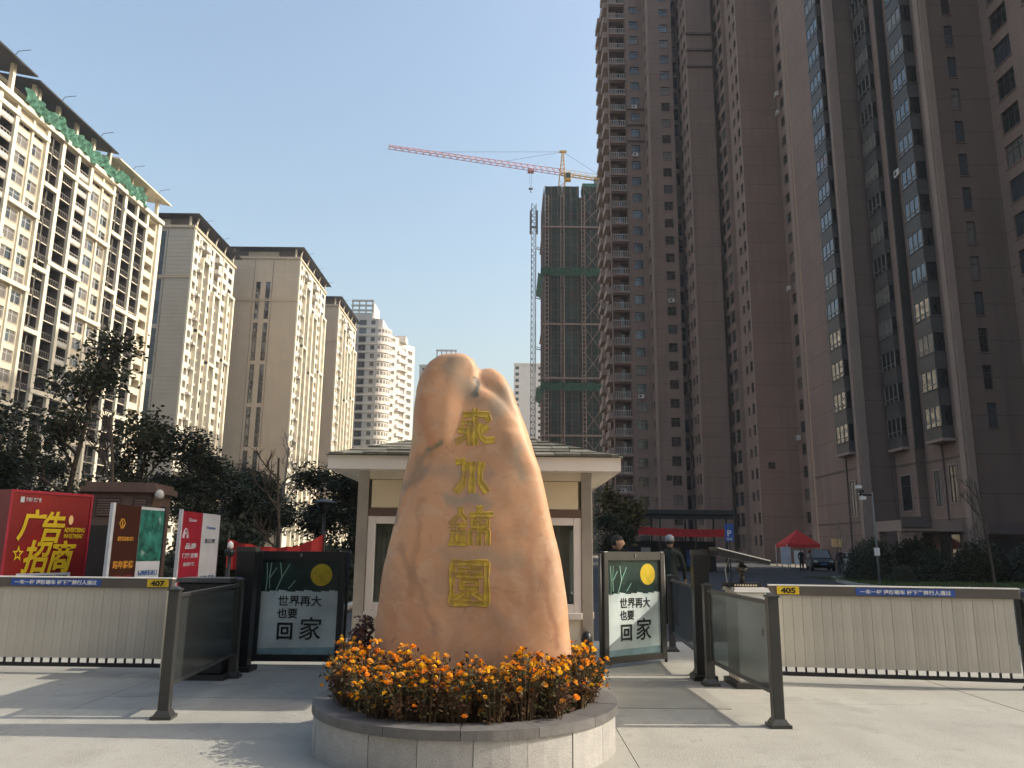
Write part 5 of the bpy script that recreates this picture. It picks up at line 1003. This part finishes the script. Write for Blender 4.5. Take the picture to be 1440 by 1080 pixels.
st = MB(); P = [(.32 + (.13 if i % 2 == 0 else .055) * math.sin(i * math.pi / 5), -.022, 1.40 + (.15 if i % 2 == 0 else .065) * math.cos(i * math.pi / 5)) for i in range(10)]; Q = [(.32 + (p[0] - .32) * .55, -.022, 1.40 + (p[2] - 1.40) * .55) for p in P]
for i in range(10): j = (i + 1) % 10; st.quad(P[j], P[i], Q[i], Q[j])
st.build('star_emblem', M['ad_yellow'], AB)
lg = MB(); lg.box(.22, -.0235, 2.30, .31, -.0215, 2.40); lg.build('logo', M['ad_white'], AB); text('鑫邻传媒广告', .1, M['ad_white'], AB, (.34, -.022, 2.315), bold=.002, width=.36, height=.08)
b_ = MB(); b_.box(.34, -.0235, .82, 1.62, -.0215, 1.06); lp = b_.build('phone_strip', M['ad_white'], AB); text('INVESTMENT HOTLINE', .08, M['ink'], lp, (.75, -.0245, .97), bold=.002, width=.8, height=.05)
flat('flare_print', [(1.48 + .06 * math.cos(t * .6283), -.0225, 2.02 + .09 * math.sin(t * .6283)) for t in range(10)], M['flare'], AB)
def pillar(lbl, x, y, rz, w, h, left, right):
    g = thing('advert_pillar', lbl, 'billboard', (x, y, 0), rz)
    m = MB(); m.box(0, 0, 0, .07, .06, h); m.build('post', M['ad_white'], g); m = MB(); m.box(w * 2 + .071, 0, 0, w * 2 + .12, .09, h); m.build('post', M['black_metal'], g); m = MB(); m.box(.0705, .05, .02, 2 * w + .0705, .085, h - .02); m.build('core', M['black_metal'], g)
    for k, spec in enumerate((left, right)):
        u = .071 + k * w; m = MB(); m.box(u, 0, .06, u + w - .004, .0495, h - .03); pn = m.build('panel', spec[0], g)
        if len(spec) > 2:
            z0, z1 = spec[2][1:]; m = MB(); m.box(u + .002, -.003, z0, u + w - .006, -.0005, z1); m.build('print', spec[2][0], pn)
        for bd, col, zz, ww, hh in spec[1]: text(bd, .1, col, pn, (u + (w - ww * w) / 2, -.004, zz), bold=.003, width=ww * w, height=hh)
    return g
p1_ = pillar('advertising pillar with a dark brown panel and a forest print panel', -6.97, 13.95, rad(80), .72, 2.30, (M['ad_brown'], [('匠阁装饰', M['ad_gold'], 1.64, .62, .08), ('跨年装修', M['ad_gold'], 1.16, .78, .14), ('送5万', M['ad_crimson'], .92, .7, .13)]), (M['ad_white'], [('德国原装进口', M['ad_blue'], 1.02, .8, .1), ('全屋定制家居', M['ad_blue'], .84, .7, .08)], (M['ad_green'], 1.28, 2.22)))
m = MB(); pn = [c for c in p1_.children if c.name.startswith('panel')][0]
for k in range(3): a = .6 + k * 1.0; m.tube([(.29 + .02 * math.cos(a), -.004, 1.86), (.29 + .09 * math.cos(a), -.004, 1.95), (.29 + .03 * math.cos(a + .5), -.004, 2.03)], .012, 5)
m.build('emblem', M['ad_gold'], pn)
p2_ = pillar('advertising pillar with a crimson panel and a pale panel of blue print', -6.56, 15.9, rad(91), 1.08, 2.28, (M['ad_crimson'], [('Door', M['ad_white'], 2.05, .4, .07), ('品质', M['ad_white'], 1.5, .55, .12), ('门窗 定制', M['ad_white'], 1.32, .75, .1), ('安全环保', M['ad_white'], 1.16, .6, .08), ('全国热线', M['ad_white'], .82, .7, .12)]), (M['ad_white'], [('Home', M['ad_blue'], 1.92, .5, .07), ('生活家', M['ad_navy'], 1.62, .6, .1), ('品牌 优选', M['ad_blue'], .86, .8, .08), ('地址电话', M['ad_blue'], .68, .7, .07)]))
pn = [c for c in p2_.children if c.name.startswith('panel')][0]; m = MB()
for k in range(2): m.tube([(.27 + (.13 - .05 * k) * math.cos(t * .314), -.004, 1.72 + (.18 - .07 * k) * math.sin(t * .314)) for t in range(11)], .014, 5)
m.build('emblem', M['ad_white'], pn)
# louvred brown hut
M['hut'] = mat('brown_brick_hut', (.13, .085, .07), .85, var=.15, scale=3, bump=.3); M['hut_dark'] = mat('dark_louvre', (.03, .026, .025), .6)
HT = thing('louvred_hut', 'small brown hut with louvred vents and flat overhanging roof behind the pillars', 'hut', (-9.75, 18.2, 0), rad(6)); HT.scale = (.74, .7, 1); m = MB(); m.box(0, 0, 0, 1.95, 2, 2.75); m.build('wall', M['hut'], HT); m = MB(); m.box(-.15, -.15, 2.751, 2.12, 2.15, 2.88); m.box(-.05, -.05, 2.8801, 2.02, 2.05, 2.98); m.build('roof', M['hut'], HT, bevel=.01)
for u0, u1 in ((.35, 1.05), (1.45, 1.85)):
    m = MB(); m.box(u0, -.03, 2.2, u1, -.001, 2.62); fr_ = m.build('louvre', M['hut_dark'], HT)
    for k in range(7): m = MB(); z = 2.22 + k * .055; m.hexa([(u0 + .02, -.06, z), (u1 - .02, -.06, z), (u1 - .02, -.031, z + .03), (u0 + .02, -.031, z + .03), (u0 + .02, -.06, z + .012), (u1 - .02, -.06, z + .012), (u1 - .02, -.031, z + .042), (u0 + .02, -.031, z + .042)]); m.build('slat', M['hut'], fr_)
m = MB(); m.box(.2, -.025, 0, .95, -.001, 2.0); m.build('door', M['hut_dark'], HT); m = MB(); m.lathe([(.05, 2.60), (.13, 2.64), (.15, 2.72), (.1, 2.8), (.02, 2.83)], 12, 0, 2.2, -.05); m.build('lamp_globe', M['rail'], HT, True)
EB = thing('electric_box', 'grey-green electric box between the red box and the pillars', 'box', (-8.0, 16.2, 0)); m = MB(); m.box(0, 0, .3, .5, .3, 1.75); m.build('housing', mat('grey_green_paint', (.12, .17, .17), .6), EB, bevel=.01); m = MB(); m.box(.05, .05, 0, .12, .25, .3); m.box(.38, .05, 0, .45, .25, .3); m.build('legs', M['dark_metal'], EB); m = MB(); m.box(.02, -.012, .35, .48, -.001, 1.7); m.build('door', M['dark_metal'], EB)
# lamps, banner, cloth
def path_lamp(lbl, x, y, h):
    g = thing('path_lamp', lbl, 'lamp', (x, y, 0)); m = MB(); m.cyl(0, 0, 0, h - .12, .03, 8); m.build('post', M['black_metal'], g, True); m = MB(); m.lathe([(.05, h - .12), (.09, h - .08), (.09, h)], 12); m.build('collar', M['black_metal'], g, True); m = MB(); m.lathe([(.03, h), (.055, h + .04), (.045, h + .1), (.01, h + .14)], 12); m.build('bulb_cover', M['white'], g, True)
path_lamp('small black lamp with white glass top above the dark barrier cabinet', -4.88, 14.0, 1.52)
LP = thing('lamp_post', 'black lamp post with a flat tapered lantern left of the guard booth', 'lamp', (-5.15, 22, 0)); m = MB(); m.lathe([(.09, -.02), (.06, .3), (.045, 2.5)], 10); m.build('post', M['black_metal'], LP, True); m = MB(); m.lathe([(.1, 2.5), (.2, 2.72), (.2, 2.74)], 12); m.build('lantern', M['glass'], LP, True); m = MB(); m.lathe([(.36, 2.741), (.33, 2.78), (.05, 2.86)], 14); m.build('cap', M['black_metal'], LP, True)
BN = thing('red_banner', 'sagging red banner strung low behind the closed poster gate', 'banner', (-6.9, 19.6, 0)); m = MB()
def bp(i, j): u = i / 16; return (2.35 * u, .05 * math.sin(i * 1.7), 1.72 - .18 * math.sin(math.pi * u) + (.16 if u > .75 else 0) * (u - .75) * 4 - (.34 - .1 * u) * j + .02 * math.sin(i * 2.1 + j))
for i in range(16):
    for j in range(2): m.quad(bp(i, j), bp(i, j + 1), bp(i + 1, j + 1), bp(i + 1, j))
m.build('cloth', M['red'], BN, True)
for x in (0, 2.35): m = MB(); m.cyl(x, .03, 0, 1.95, .025, 8); m.build('pole', M['dark_metal'], BN)
# ================================================================ inner road: shed, sign, pole, tent, stall
SHD = thing('parking_shed', 'dark flat-roofed bicycle shed with a long red banner before the brown tower', 'shed', (8.2, 58, 0)); m = MB(); m.box(-.3, -.5, 4.05, 8.1, 4, 4.4); m.box(-.1, -.3, 3.75, 7.9, -.2, 4.05); m.build('roof', M['black_metal'], SHD, bevel=.02)
for x in (0, 2.6, 5.2, 7.4):
    for y in (0, 3.6): m = MB(); m.box(x, y, 0, x + .14, y + .14, 4.05); m.build('post', M['black_metal'], SHD)
m = MB()
for i in range(14): u0, u1 = i / 14, (i + 1) / 14; z = lambda u: 3.25 - .1 * math.sin(math.pi * u) - .2 * u; m.quad((.2 + 7.1 * u0, -.06, z(u0) - .55), (.2 + 7.1 * u1, -.06, z(u1) - .55), (.2 + 7.1 * u1, -.06, z(u1)), (.2 + 7.1 * u0, -.06, z(u0)))
bn = m.build('banner', M['red'], SHD); text('热烈欢迎业主回家 祝您生活愉快', .4, M['ad_crimson'], bn, (.6, -.07, 2.72), width=6.2, height=.3)
m = MB(); m.box(.2, 3.7, 0, 7.6, 3.9, 2.2); m.build('back_wall', M['dark_hole'], SHD)
for k in range(6): m = MB(); x = .7 + k * 1.15; m.box(x, 3.6, .3, x + .7, 3.69, 1.5 + .2 * (k % 2)); m.build('notice_board', [M['ad_navy'], M['rail'], M['ad_brown'], M['glass_curtain'], M['ad_blue'], M['hut']][k], SHD)
PS = thing('parking_sign', 'blue parking sign with a white letter P on a thin post', 'sign', (10.95, 40, 0)); m = MB(); m.cyl(0, .05, 0, 2.8, .04, 8); m.build('post', M['dark_metal'], PS); m = MB(); m.box(-.22, -.02, 2.0, .22, .02, 2.86); pb = m.build('board', M['blue'], PS, bevel=.01); text('P', .42, M['white'], pb, (-.12, -.024, 2.26), bold=.008); text('停车', .16, M['white'], pb, (-.16, -.024, 2.06)); m = MB(); m.poly([(-.1, -.024, 2.64), (.1, -.024, 2.64), (0, -.024, 2.78)]); m.build('arrow', M['ad_green'], pb)
M['pole_grey'] = mat('dull_pole_grey', (.20, .20, .19), .6)
PO = thing('camera_pole', 'thin pale pole on the lawn with cameras on a short arm', 'pole', (16.45, 36, 0)); m = MB(); m.tube([(0, 0, .05), (0, 0, 4.25)], [.045, .035], 10); m.build('pole', M['pole_grey'], PO, True); m = MB(); m.bar((0, 0, 4.1), (-.62, 0, 4.12), .05); m.build('arm', M['black_metal'], PO)
for k, z in enumerate((4.45, 4.25, 3.95)): m = MB(); x = -.62 + .08 * k; m.bar((x, 0, 4.1), (x, 0, z), .03); m.box(x - .1, -.16, z - .06, x + .1, .1, z + .08); m.build('camera', M['white'] if k != 1 else M['black_metal'], PO)
m = MB(); m.box(-.09, -.09, 1.4, .09, .09, 1.75); m.build('control_box', M['white'], PO, bevel=.01)
TN = thing('red_tent', 'red pop-up canopy tent at the foot of the brown towers', 'tent', (26.9, 75, 0)); a = 1.55; m = MB(); A_ = [(-a, -a, 2.15), (a, -a, 2.15), (a, a, 2.15), (-a, a, 2.15)]; C_ = [(-.35, -.35, 3.2), (.35, -.35, 3.2), (.35, .35, 3.2), (-.35, .35, 3.2)]
for i in range(4): j = (i + 1) % 4; m.quad(A_[i], A_[j], C_[j], C_[i]); m.poly([C_[i], C_[j], (0, 0, 3.55)]); q = lambda p: (p[0] * 1.01, p[1] * 1.01, 1.85); m.quad(q(A_[i]), q(A_[j]), A_[j], A_[i])
m.build('canopy', M['red'], TN)
for sx_ in (-1, 1):
    for sy in (-1, 1): m = MB(); m.box(sx_ * a - .04, sy * a - .04, 0, sx_ * a + .04, sy * a + .04, 2.14); m.build('leg', M['rail'], TN)
WB = thing('white_board', 'white notice boards standing under the left edge of the red tent', 'board', (24.6, 73, 0))
for k, (x, w_, h) in enumerate(((0, .9, 1.9), (1.2, .8, 1.6))): m = MB(); m.box(x, 0, .35, x + w_, .06, h); m.build('panel', M['white'] if k else M['ad_white'], WB); m = MB(); m.box(x + .05, .07, 0, x + .1, .12, h); m.box(x + w_ - .1, .07, 0, x + w_ - .05, .12, h); m.build('stand', M['dark_metal'], WB)
LB = thing('light_box', 'small bright poster box among the parked cars', 'sign', (24.7, 61.5, 0)); m = MB(); m.box(0, 0, 1.9, .75, .12, 2.5); m.build('panel', M['flare'], LB); m = MB(); m.box(.33, .04, 0, .41, .1, 1.9); m.build('post', M['dark_metal'], LB)
# ================================================================ cars
M['tyre'] = mat('tyre', (.015, .015, .015), .85); M['rim'] = mat('alloy', (.35, .35, .36), .35, .8); M['tail'] = mat('tail_lamp', (.35, .02, .02), .25); M['head'] = mat('head_lamp', (.6, .6, .58), .15)
def car(lbl, paint, x, y, rz, L=4.6, Wd=1.84, Hh=1.7, suv=True):
    g = thing('parked_car', lbl, 'car', (x, y, 0), rz, 'cars parked inside the compound'); hw = Wd / 2; k = L / 4.6
    st = [(-2.3, .45, .72, .70), (-2.2, .32, .95, .86), (-1.3, .22, 1.02, .92), (0, .2, 1.0, .92), (1.2, .22, .98, .92), (2.0, .28, .92, .88), (2.25, .36, .78, .74), (2.3, .45, .68, .60)]
    m = MB(); rows = []
    for (u, z0, z1, q) in st: w_ = hw * q / .92; rows.append([(u * k, -w_ * .92, z0), (u * k, -w_, z0 + .15), (u * k, -w_, z1 - .12), (u * k, -w_ * .9, z1), (u * k, w_ * .9, z1), (u * k, w_, z1 - .12), (u * k, w_, z0 + .15), (u * k, w_ * .92, z0)])
    for r0, r1 in zip(rows, rows[1:]):
        for i in range(8): j = (i + 1) % 8; m.quad(r0[i], r1[i], r1[j], r0[j])
    m.poly(rows[0]); m.poly(rows[-1][::-1]); m.build('body', paint, g, True, .03)
    zb = .98; fx = -1.15; fr, rr = (-.55, 1.75) if suv else (-.45, 1.35); bx = 2.05 if suv else 1.95
    m = MB(); c = hw * .88; t = hw * .70; b0 = [(fx * k, -c, zb), (bx * k, -c, zb), (bx * k, c, zb), (fx * k, c, zb)]; b1 = [(fr * k, -t, Hh), (rr * k, -t, Hh - .06), (rr * k, t, Hh - .06), (fr * k, t, Hh)]; m.hexa(b0 + b1); m.build('cabin', paint, g, True, .06)
    def ins(P, f_, o): c_ = sum((Vector(p) for p in P), Vector()) / 4; n_ = (Vector(P[1]) - Vector(P[0])).cross(Vector(P[3]) - Vector(P[0])).normalized(); return [c_ + (Vector(p) - c_) * f_ + n_ * o for p in P]
    for nm, P in (('windscreen', [b0[3], b0[0], b1[0], b1[3]]), ('rear_window', [b0[1], b0[2], b1[2], b1[1]])): m = MB(); m.poly(ins(P, .86, .012)); m.build(nm, M['glass'], g)
    for sgn, (i0, i1) in ((1, (0, 1)), (-1, (2, 3))):
        P = [b0[i0], b0[i1], b1[i1], b1[i0]]; mid0 = Vector(P[0]).lerp(Vector(P[1]), .52); mid1 = Vector(P[3]).lerp(Vector(P[2]), .5)
        for Q in ([P[0], mid0, mid1, P[3]], [mid0, P[1], P[2], mid1]): m = MB(); m.poly(ins(Q, .84, .012)); m.build('side_window', M['glass'], g)
    for u in (-1.42 * k, 1.38 * k):
        for s_ in (-1, 1):
            m = MB(); m.tube([(u, s_ * (hw - .2), .34), (u, s_ * (hw + .01), .34)], .34, 18); wl = m.build('wheel', M['tyre'], g, bevel=.02); m = MB(); m.tube([(u, s_ * (hw + .0), .34), (u, s_ * (hw + .018), .34)], .2, 12); m.build('rim', M['rim'], wl)
    for s_ in (-1, 1): m = MB(); m.box(-2.27 * k - .03, min(s_ * hw * .5, s_ * hw * .8), .68, -2.2 * k, max(s_ * hw * .5, s_ * hw * .8), .82); m.build('headlight', M['head'], g); m = MB(); m.box(2.2 * k, min(s_ * hw * .5, s_ * hw * .82), .72, 2.275 * k + .03, max(s_ * hw * .5, s_ * hw * .82), .9); m.build('tail_light', M['tail'], g)
    m = MB(); m.box(-2.32 * k, -.22, .5, -2.29 * k, .22, .62); m.build('number_plate', M['ad_blue'], g); return g
CP = [mat('black_car_paint', (.012, .012, .014), .25, .2, spec=.7), mat('silver_car_paint', (.34, .34, .35), .3, .5, spec=.6), mat('dark_blue_car_paint', (.02, .03, .06), .28, .3, spec=.6), mat('white_car_paint', (.6, .6, .58), .35)]
car('black sport utility car parked beside the red tent', CP[0], 25.6, 66.5, rad(76)); car('silver car parked behind the standing men', CP[1], 26.6, 62.2, rad(82), 4.5, 1.8, 1.5, False); car('dark blue hatchback among the shrubs of the bay-window tower', CP[2], 25.2, 49.6, rad(70), 4.3, 1.8, 1.5, False); car('black van-like car parked before the shop front', CP[0], 30.0, 50.4, rad(20), 4.9, 1.9, 1.85)
# ================================================================ people
M['skin'] = mat('skin', (.48, .27, .18), .55, var=.08, scale=8); M['hair'] = mat('black_hair', (.012, .01, .01), .6, bump=.6, bscale=120)
def person(lbl, x, y, rz, h, top, legs, shoe, pose='stand', hat=None, group=None, detail=True):
    g = thing('person', lbl, 'person', (x, y, 0), rz, group); s_ = h / 1.75
    # joints in metres for a 1.75 m figure, facing -y
    J = {}; E = []; R = {}
    def add(n_, p, r_, par=None): J[n_] = Vector(p); R[n_] = r_; E.append((par, n_)) if par else None
    wk = .16 if pose == 'walk' else .04
    add('pel', (0, 0, .95), .15); add('wai', (0, .0, 1.10), .135, 'pel'); add('che', (0, -.01, 1.30), .155, 'wai'); add('sho', (0, .0, 1.43), .11, 'che'); add('nek', (0, -.005, 1.52), .058, 'sho')
    for sg, n_ in ((-1, 'l'), (1, 'r')):
        f_ = wk * sg
        add('hip' + n_, (sg * .09, 0, .90), .105, 'pel'); add('kne' + n_, (sg * .10, -f_ * .6 - .02, .49), .068, 'hip' + n_); add('ank' + n_, (sg * .11, -f_, .09), .046, 'kne' + n_); add('toe' + n_, (sg * .125, -f_ - .16, .045), .04, 'ank' + n_)
        el = (sg * .27, .03 + f_ * .3, 1.14); wr = (sg * .27, -.06 + f_ * .5, .90)
        if pose == 'phone' and sg == 1: el, wr = (.26, -.06, 1.16), (.14, -.26, 1.28)
        add('ua' + n_, (sg * .19, 0, 1.41), .068, 'sho'); add('el' + n_, el, .05, 'ua' + n_); add('wr' + n_, wr, .034, 'el' + n_); d = (Vector(wr) - Vector(el)).normalized(); pm = Vector(wr) + d * .07; add('pa' + n_, pm, .032, 'wr' + n_)
        if detail:
            sidev = Vector((0, 1, 0)); inn = Vector((-sg, 0, 0))
            for k in range(4): o_ = sidev * (.03 - .02 * k); ln = (.065, .075, .07, .055)[k]; add('f%d' % k + n_, pm + d * .035 + o_, .0105, 'pa' + n_); add('g%d' % k + n_, pm + d * (.035 + ln * .6) + o_ + inn * .012, .0095, 'f%d' % k + n_); add('h%d' % k + n_, pm + d * (.03 + ln) + o_ + inn * .032, .008, 'g%d' % k + n_)
            add('t0' + n_, pm - d * .02 - sidev * .035 + inn * .01, .012, 'pa' + n_); add('t1' + n_, pm + d * .03 - sidev * .055 + inn * .02, .0095, 't0' + n_)
    names = list(J); me = bpy.data.meshes.new('b'); me.from_pydata([J[n_] for n_ in names], [(names.index(a), names.index(b_)) for a, b_ in E], []); o = bpy.data.objects.new('b', me); COL.objects.link(o)
    o.modifiers.new('s', 'SKIN'); sv = me.skin_vertices[0].data
    for i, n_ in enumerate(names): q = R[n_]; sv[i].radius = (q, q * (.75 if n_ in ('pel', 'wai', 'che', 'sho') else 1)); sv[i].use_root = (i == 0)
    ss = o.modifiers.new('u', 'SUBSURF'); ss.levels = 2; bm_ = eval_mesh(o); bpy.data.objects.remove(o)
    bm = bmesh.new(); bm.from_mesh(bm_)
    hd = bmesh.ops.create_uvsphere(bm, u_segments=20, v_segments=16, radius=1.)['verts']
    for v in hd:                                          # face towards -y
        x_, y_, z_ = v.co; zz = z_; wd = .076 * (1 - .18 * max(0, -zz)); dp = .098; co = Vector((x_ * wd, y_ * dp + .0, zz * .122))
        if y_ < -.3: 
            if zz < -.3: co.y += .012 * (-zz)
            nose = math.exp(-((x_ / .16) ** 2 + ((zz + .12) / .22) ** 2)); co.y -= .024 * nose * (1 if zz > -.3 else .4)
            eye = math.exp(-(((abs(x_) - .38) / .16) ** 2 + ((zz - .08) / .12) ** 2)); co.y += .010 * eye
            mouth = math.exp(-((x_ / .3) ** 2 + ((zz + .5) / .06) ** 2)); co.y += .006 * mouth
        if abs(x_) > .93 and abs(zz) < .3 and abs(y_) < .3: co.x *= 1.14
        v.co = co + Vector((0, -.02, 1.645))
    for f_ in bm.faces:
        c = f_.calc_center_median(); f_.smooth = True; mi = 0
        if c.z > 1.5 : mi = 3
        elif abs(c.x) > .2 and c.z < .91 or (pose == 'phone' and c.y < -.255): mi = 3
        elif c.z > .93 or abs(c.x) > .215: mi = 0
        elif c.z > .095: mi = 1
        else: mi = 2
        f_.material_index = mi
    bm.transform(Matrix.Scale(s_, 4)); me = bpy.data.meshes.new('body'); bm.to_mesh(me); bm.free()
    for m_ in (top, legs, shoe, M['skin']): me.materials.append(m_)
    link('body', me, g)
    m = MB()                                              # hair shell
    rows = []
    for i in range(9):
        z_ = 1 - i * .17; row = []
        for j in range(18): t = 2 * math.pi * j / 18; r_ = math.sqrt(max(0, 1 - z_ * z_)); fy = math.sin(t); lim = .30 if fy < -.25 else -.35; zc = max(z_, lim); rc = math.sqrt(max(0, 1 - zc * zc)) if zc > z_ else r_; row.append((rc * math.cos(t) * .082 * s_, (fy * rc * .104 - .016) * s_, (1.647 + zc * .128) * s_))
        rows.append(row)
    for r0, r1 in zip(rows, rows[1:]):
        for j in range(18): k = (j + 1) % 18; m.quad(r0[j], r1[j], r1[k], r0[k])
    m.build('hair', M['hair'], g, True)
    if hat:
        m = MB(); m.lathe([(.093 * s_, 1.655 * s_), (.098 * s_, 1.70 * s_), (.085 * s_, 1.76 * s_), (.04 * s_, 1.79 * s_), (.01, 1.795 * s_)], 18, 0, 0, -.012 * s_); cp = m.build('cap', hat, g, True); cp.scale = (.93, 1.12, 1); m = MB(); m.poly([(.075 * s_ * math.cos(t), (-.095 - .075 * math.sin(t)) * s_, (1.665 - .015 * math.sin(t)) * s_) for t in np.linspace(0, math.pi, 10)]); m.build('peak', hat, cp)
    # jacket hem and collar
    m = MB(); m.lathe([(.062 * s_, 1.49 * s_), (.082 * s_, 1.51 * s_), (.078 * s_, 1.545 * s_), (.066 * s_, 1.545 * s_)], 16, 0, 0, .0); m.build('collar', top, g, True)
    return g
CL = {'black': mat('black_cloth', (.014, .015, .017), .9, bump=.4, bscale=30), 'green': mat('dark_green_jacket', (.02, .028, .022), .85, bump=.4, bscale=25), 'navy': mat('navy_trousers', (.02, .022, .03), .9), 'grey': mat('grey_cap_cloth', (.30, .31, .33), .9), 'olive': mat('olive_cloth', (.05, .05, .035), .9)}
person('man with short black hair looking over the half open poster gate', 1.72, 13.0, rad(72), 1.80, CL['black'], CL['navy'], M['black'])
person('man in a grey cap and dark jacket walking away past the poster gate', 3.42, 17.2, rad(165), 1.86, CL['green'], CL['black'], M['black'], 'walk', CL['grey'])
gp = 'people standing on the inner road'
person('person in black beside the hood of the black sport utility car', 22.8, 63, rad(20), 1.72, CL['black'], CL['black'], M['black'], 'stand', None, gp, False)
person('person in black standing in the road before the bright poster box', 22.6, 55, rad(-30), 1.74, CL['black'], CL['navy'], M['black'], 'phone', None, gp, False)
person('person in dark olive next to the silver car', 24.2, 56, rad(200), 1.70, CL['olive'], CL['black'], M['black'], 'stand', None, gp, False)
# ================================================================ unseen blocks added behind the camera to cut sky fill
for i, (xa, xb, yy, nf, wl, lb) in enumerate(((-78, -44, -26, 12, 'tan_stone', 'tan block added behind the camera to cut sky light, set left of the gate'), (-41, -8, -30, 14, 'brown_wall', 'brown block added behind the camera to cut sky light, straight opposite the gate'), (-5, 26, -29, 11, 'tan_grey', 'greyish block added behind the camera to cut sky light, nearest the sunlit side'))):
    BK = Bld('shade_block', lb, 'building', (xa, yy, 0), 0, 'unseen blocks added to cut sky light'); wd = xb - xa
    facade(BK, (wd, 0), (0, 0), 4, nf, ST, [(2 + k * 4.2, 4.2 + k * 4.2, 'w', {'panes': 2}) for k in range(int(wd / 4.2))], M[wl], 4 + nf * ST + 1); shell(BK, .02, -14, wd - .02, -.3, 0, 4 + nf * ST + .9, M[wl]); BK.finish()
sheet('street', -200, -22, 200, -12.05, -.02, M['asphalt'])  # unseen road added along with the sky-blocking blocks
# ================================================================ thin haze in the air
hz = MB(); hz.box(-420, -60, -1.4, 420, 460, 112); hb = hz.build('haze', []); hb['kind'] = 'stuff'
hm = bpy.data.materials.new('haze'); hm.use_nodes = True; hn = hm.node_tree.nodes; hn.remove(hn['Principled BSDF']); pv = hn.new('ShaderNodeVolumePrincipled'); pv.inputs['Color'].default_value = (.9, .93, 1, 1); pv.inputs['Density'].default_value = .00034; pv.inputs['Anisotropy'].default_value = .3
hm.node_tree.links.new(pv.outputs[0], hn['Material Output'].inputs['Volume']); hb.data.materials.append(hm)
bpy.data.scenes.remove(TMP)
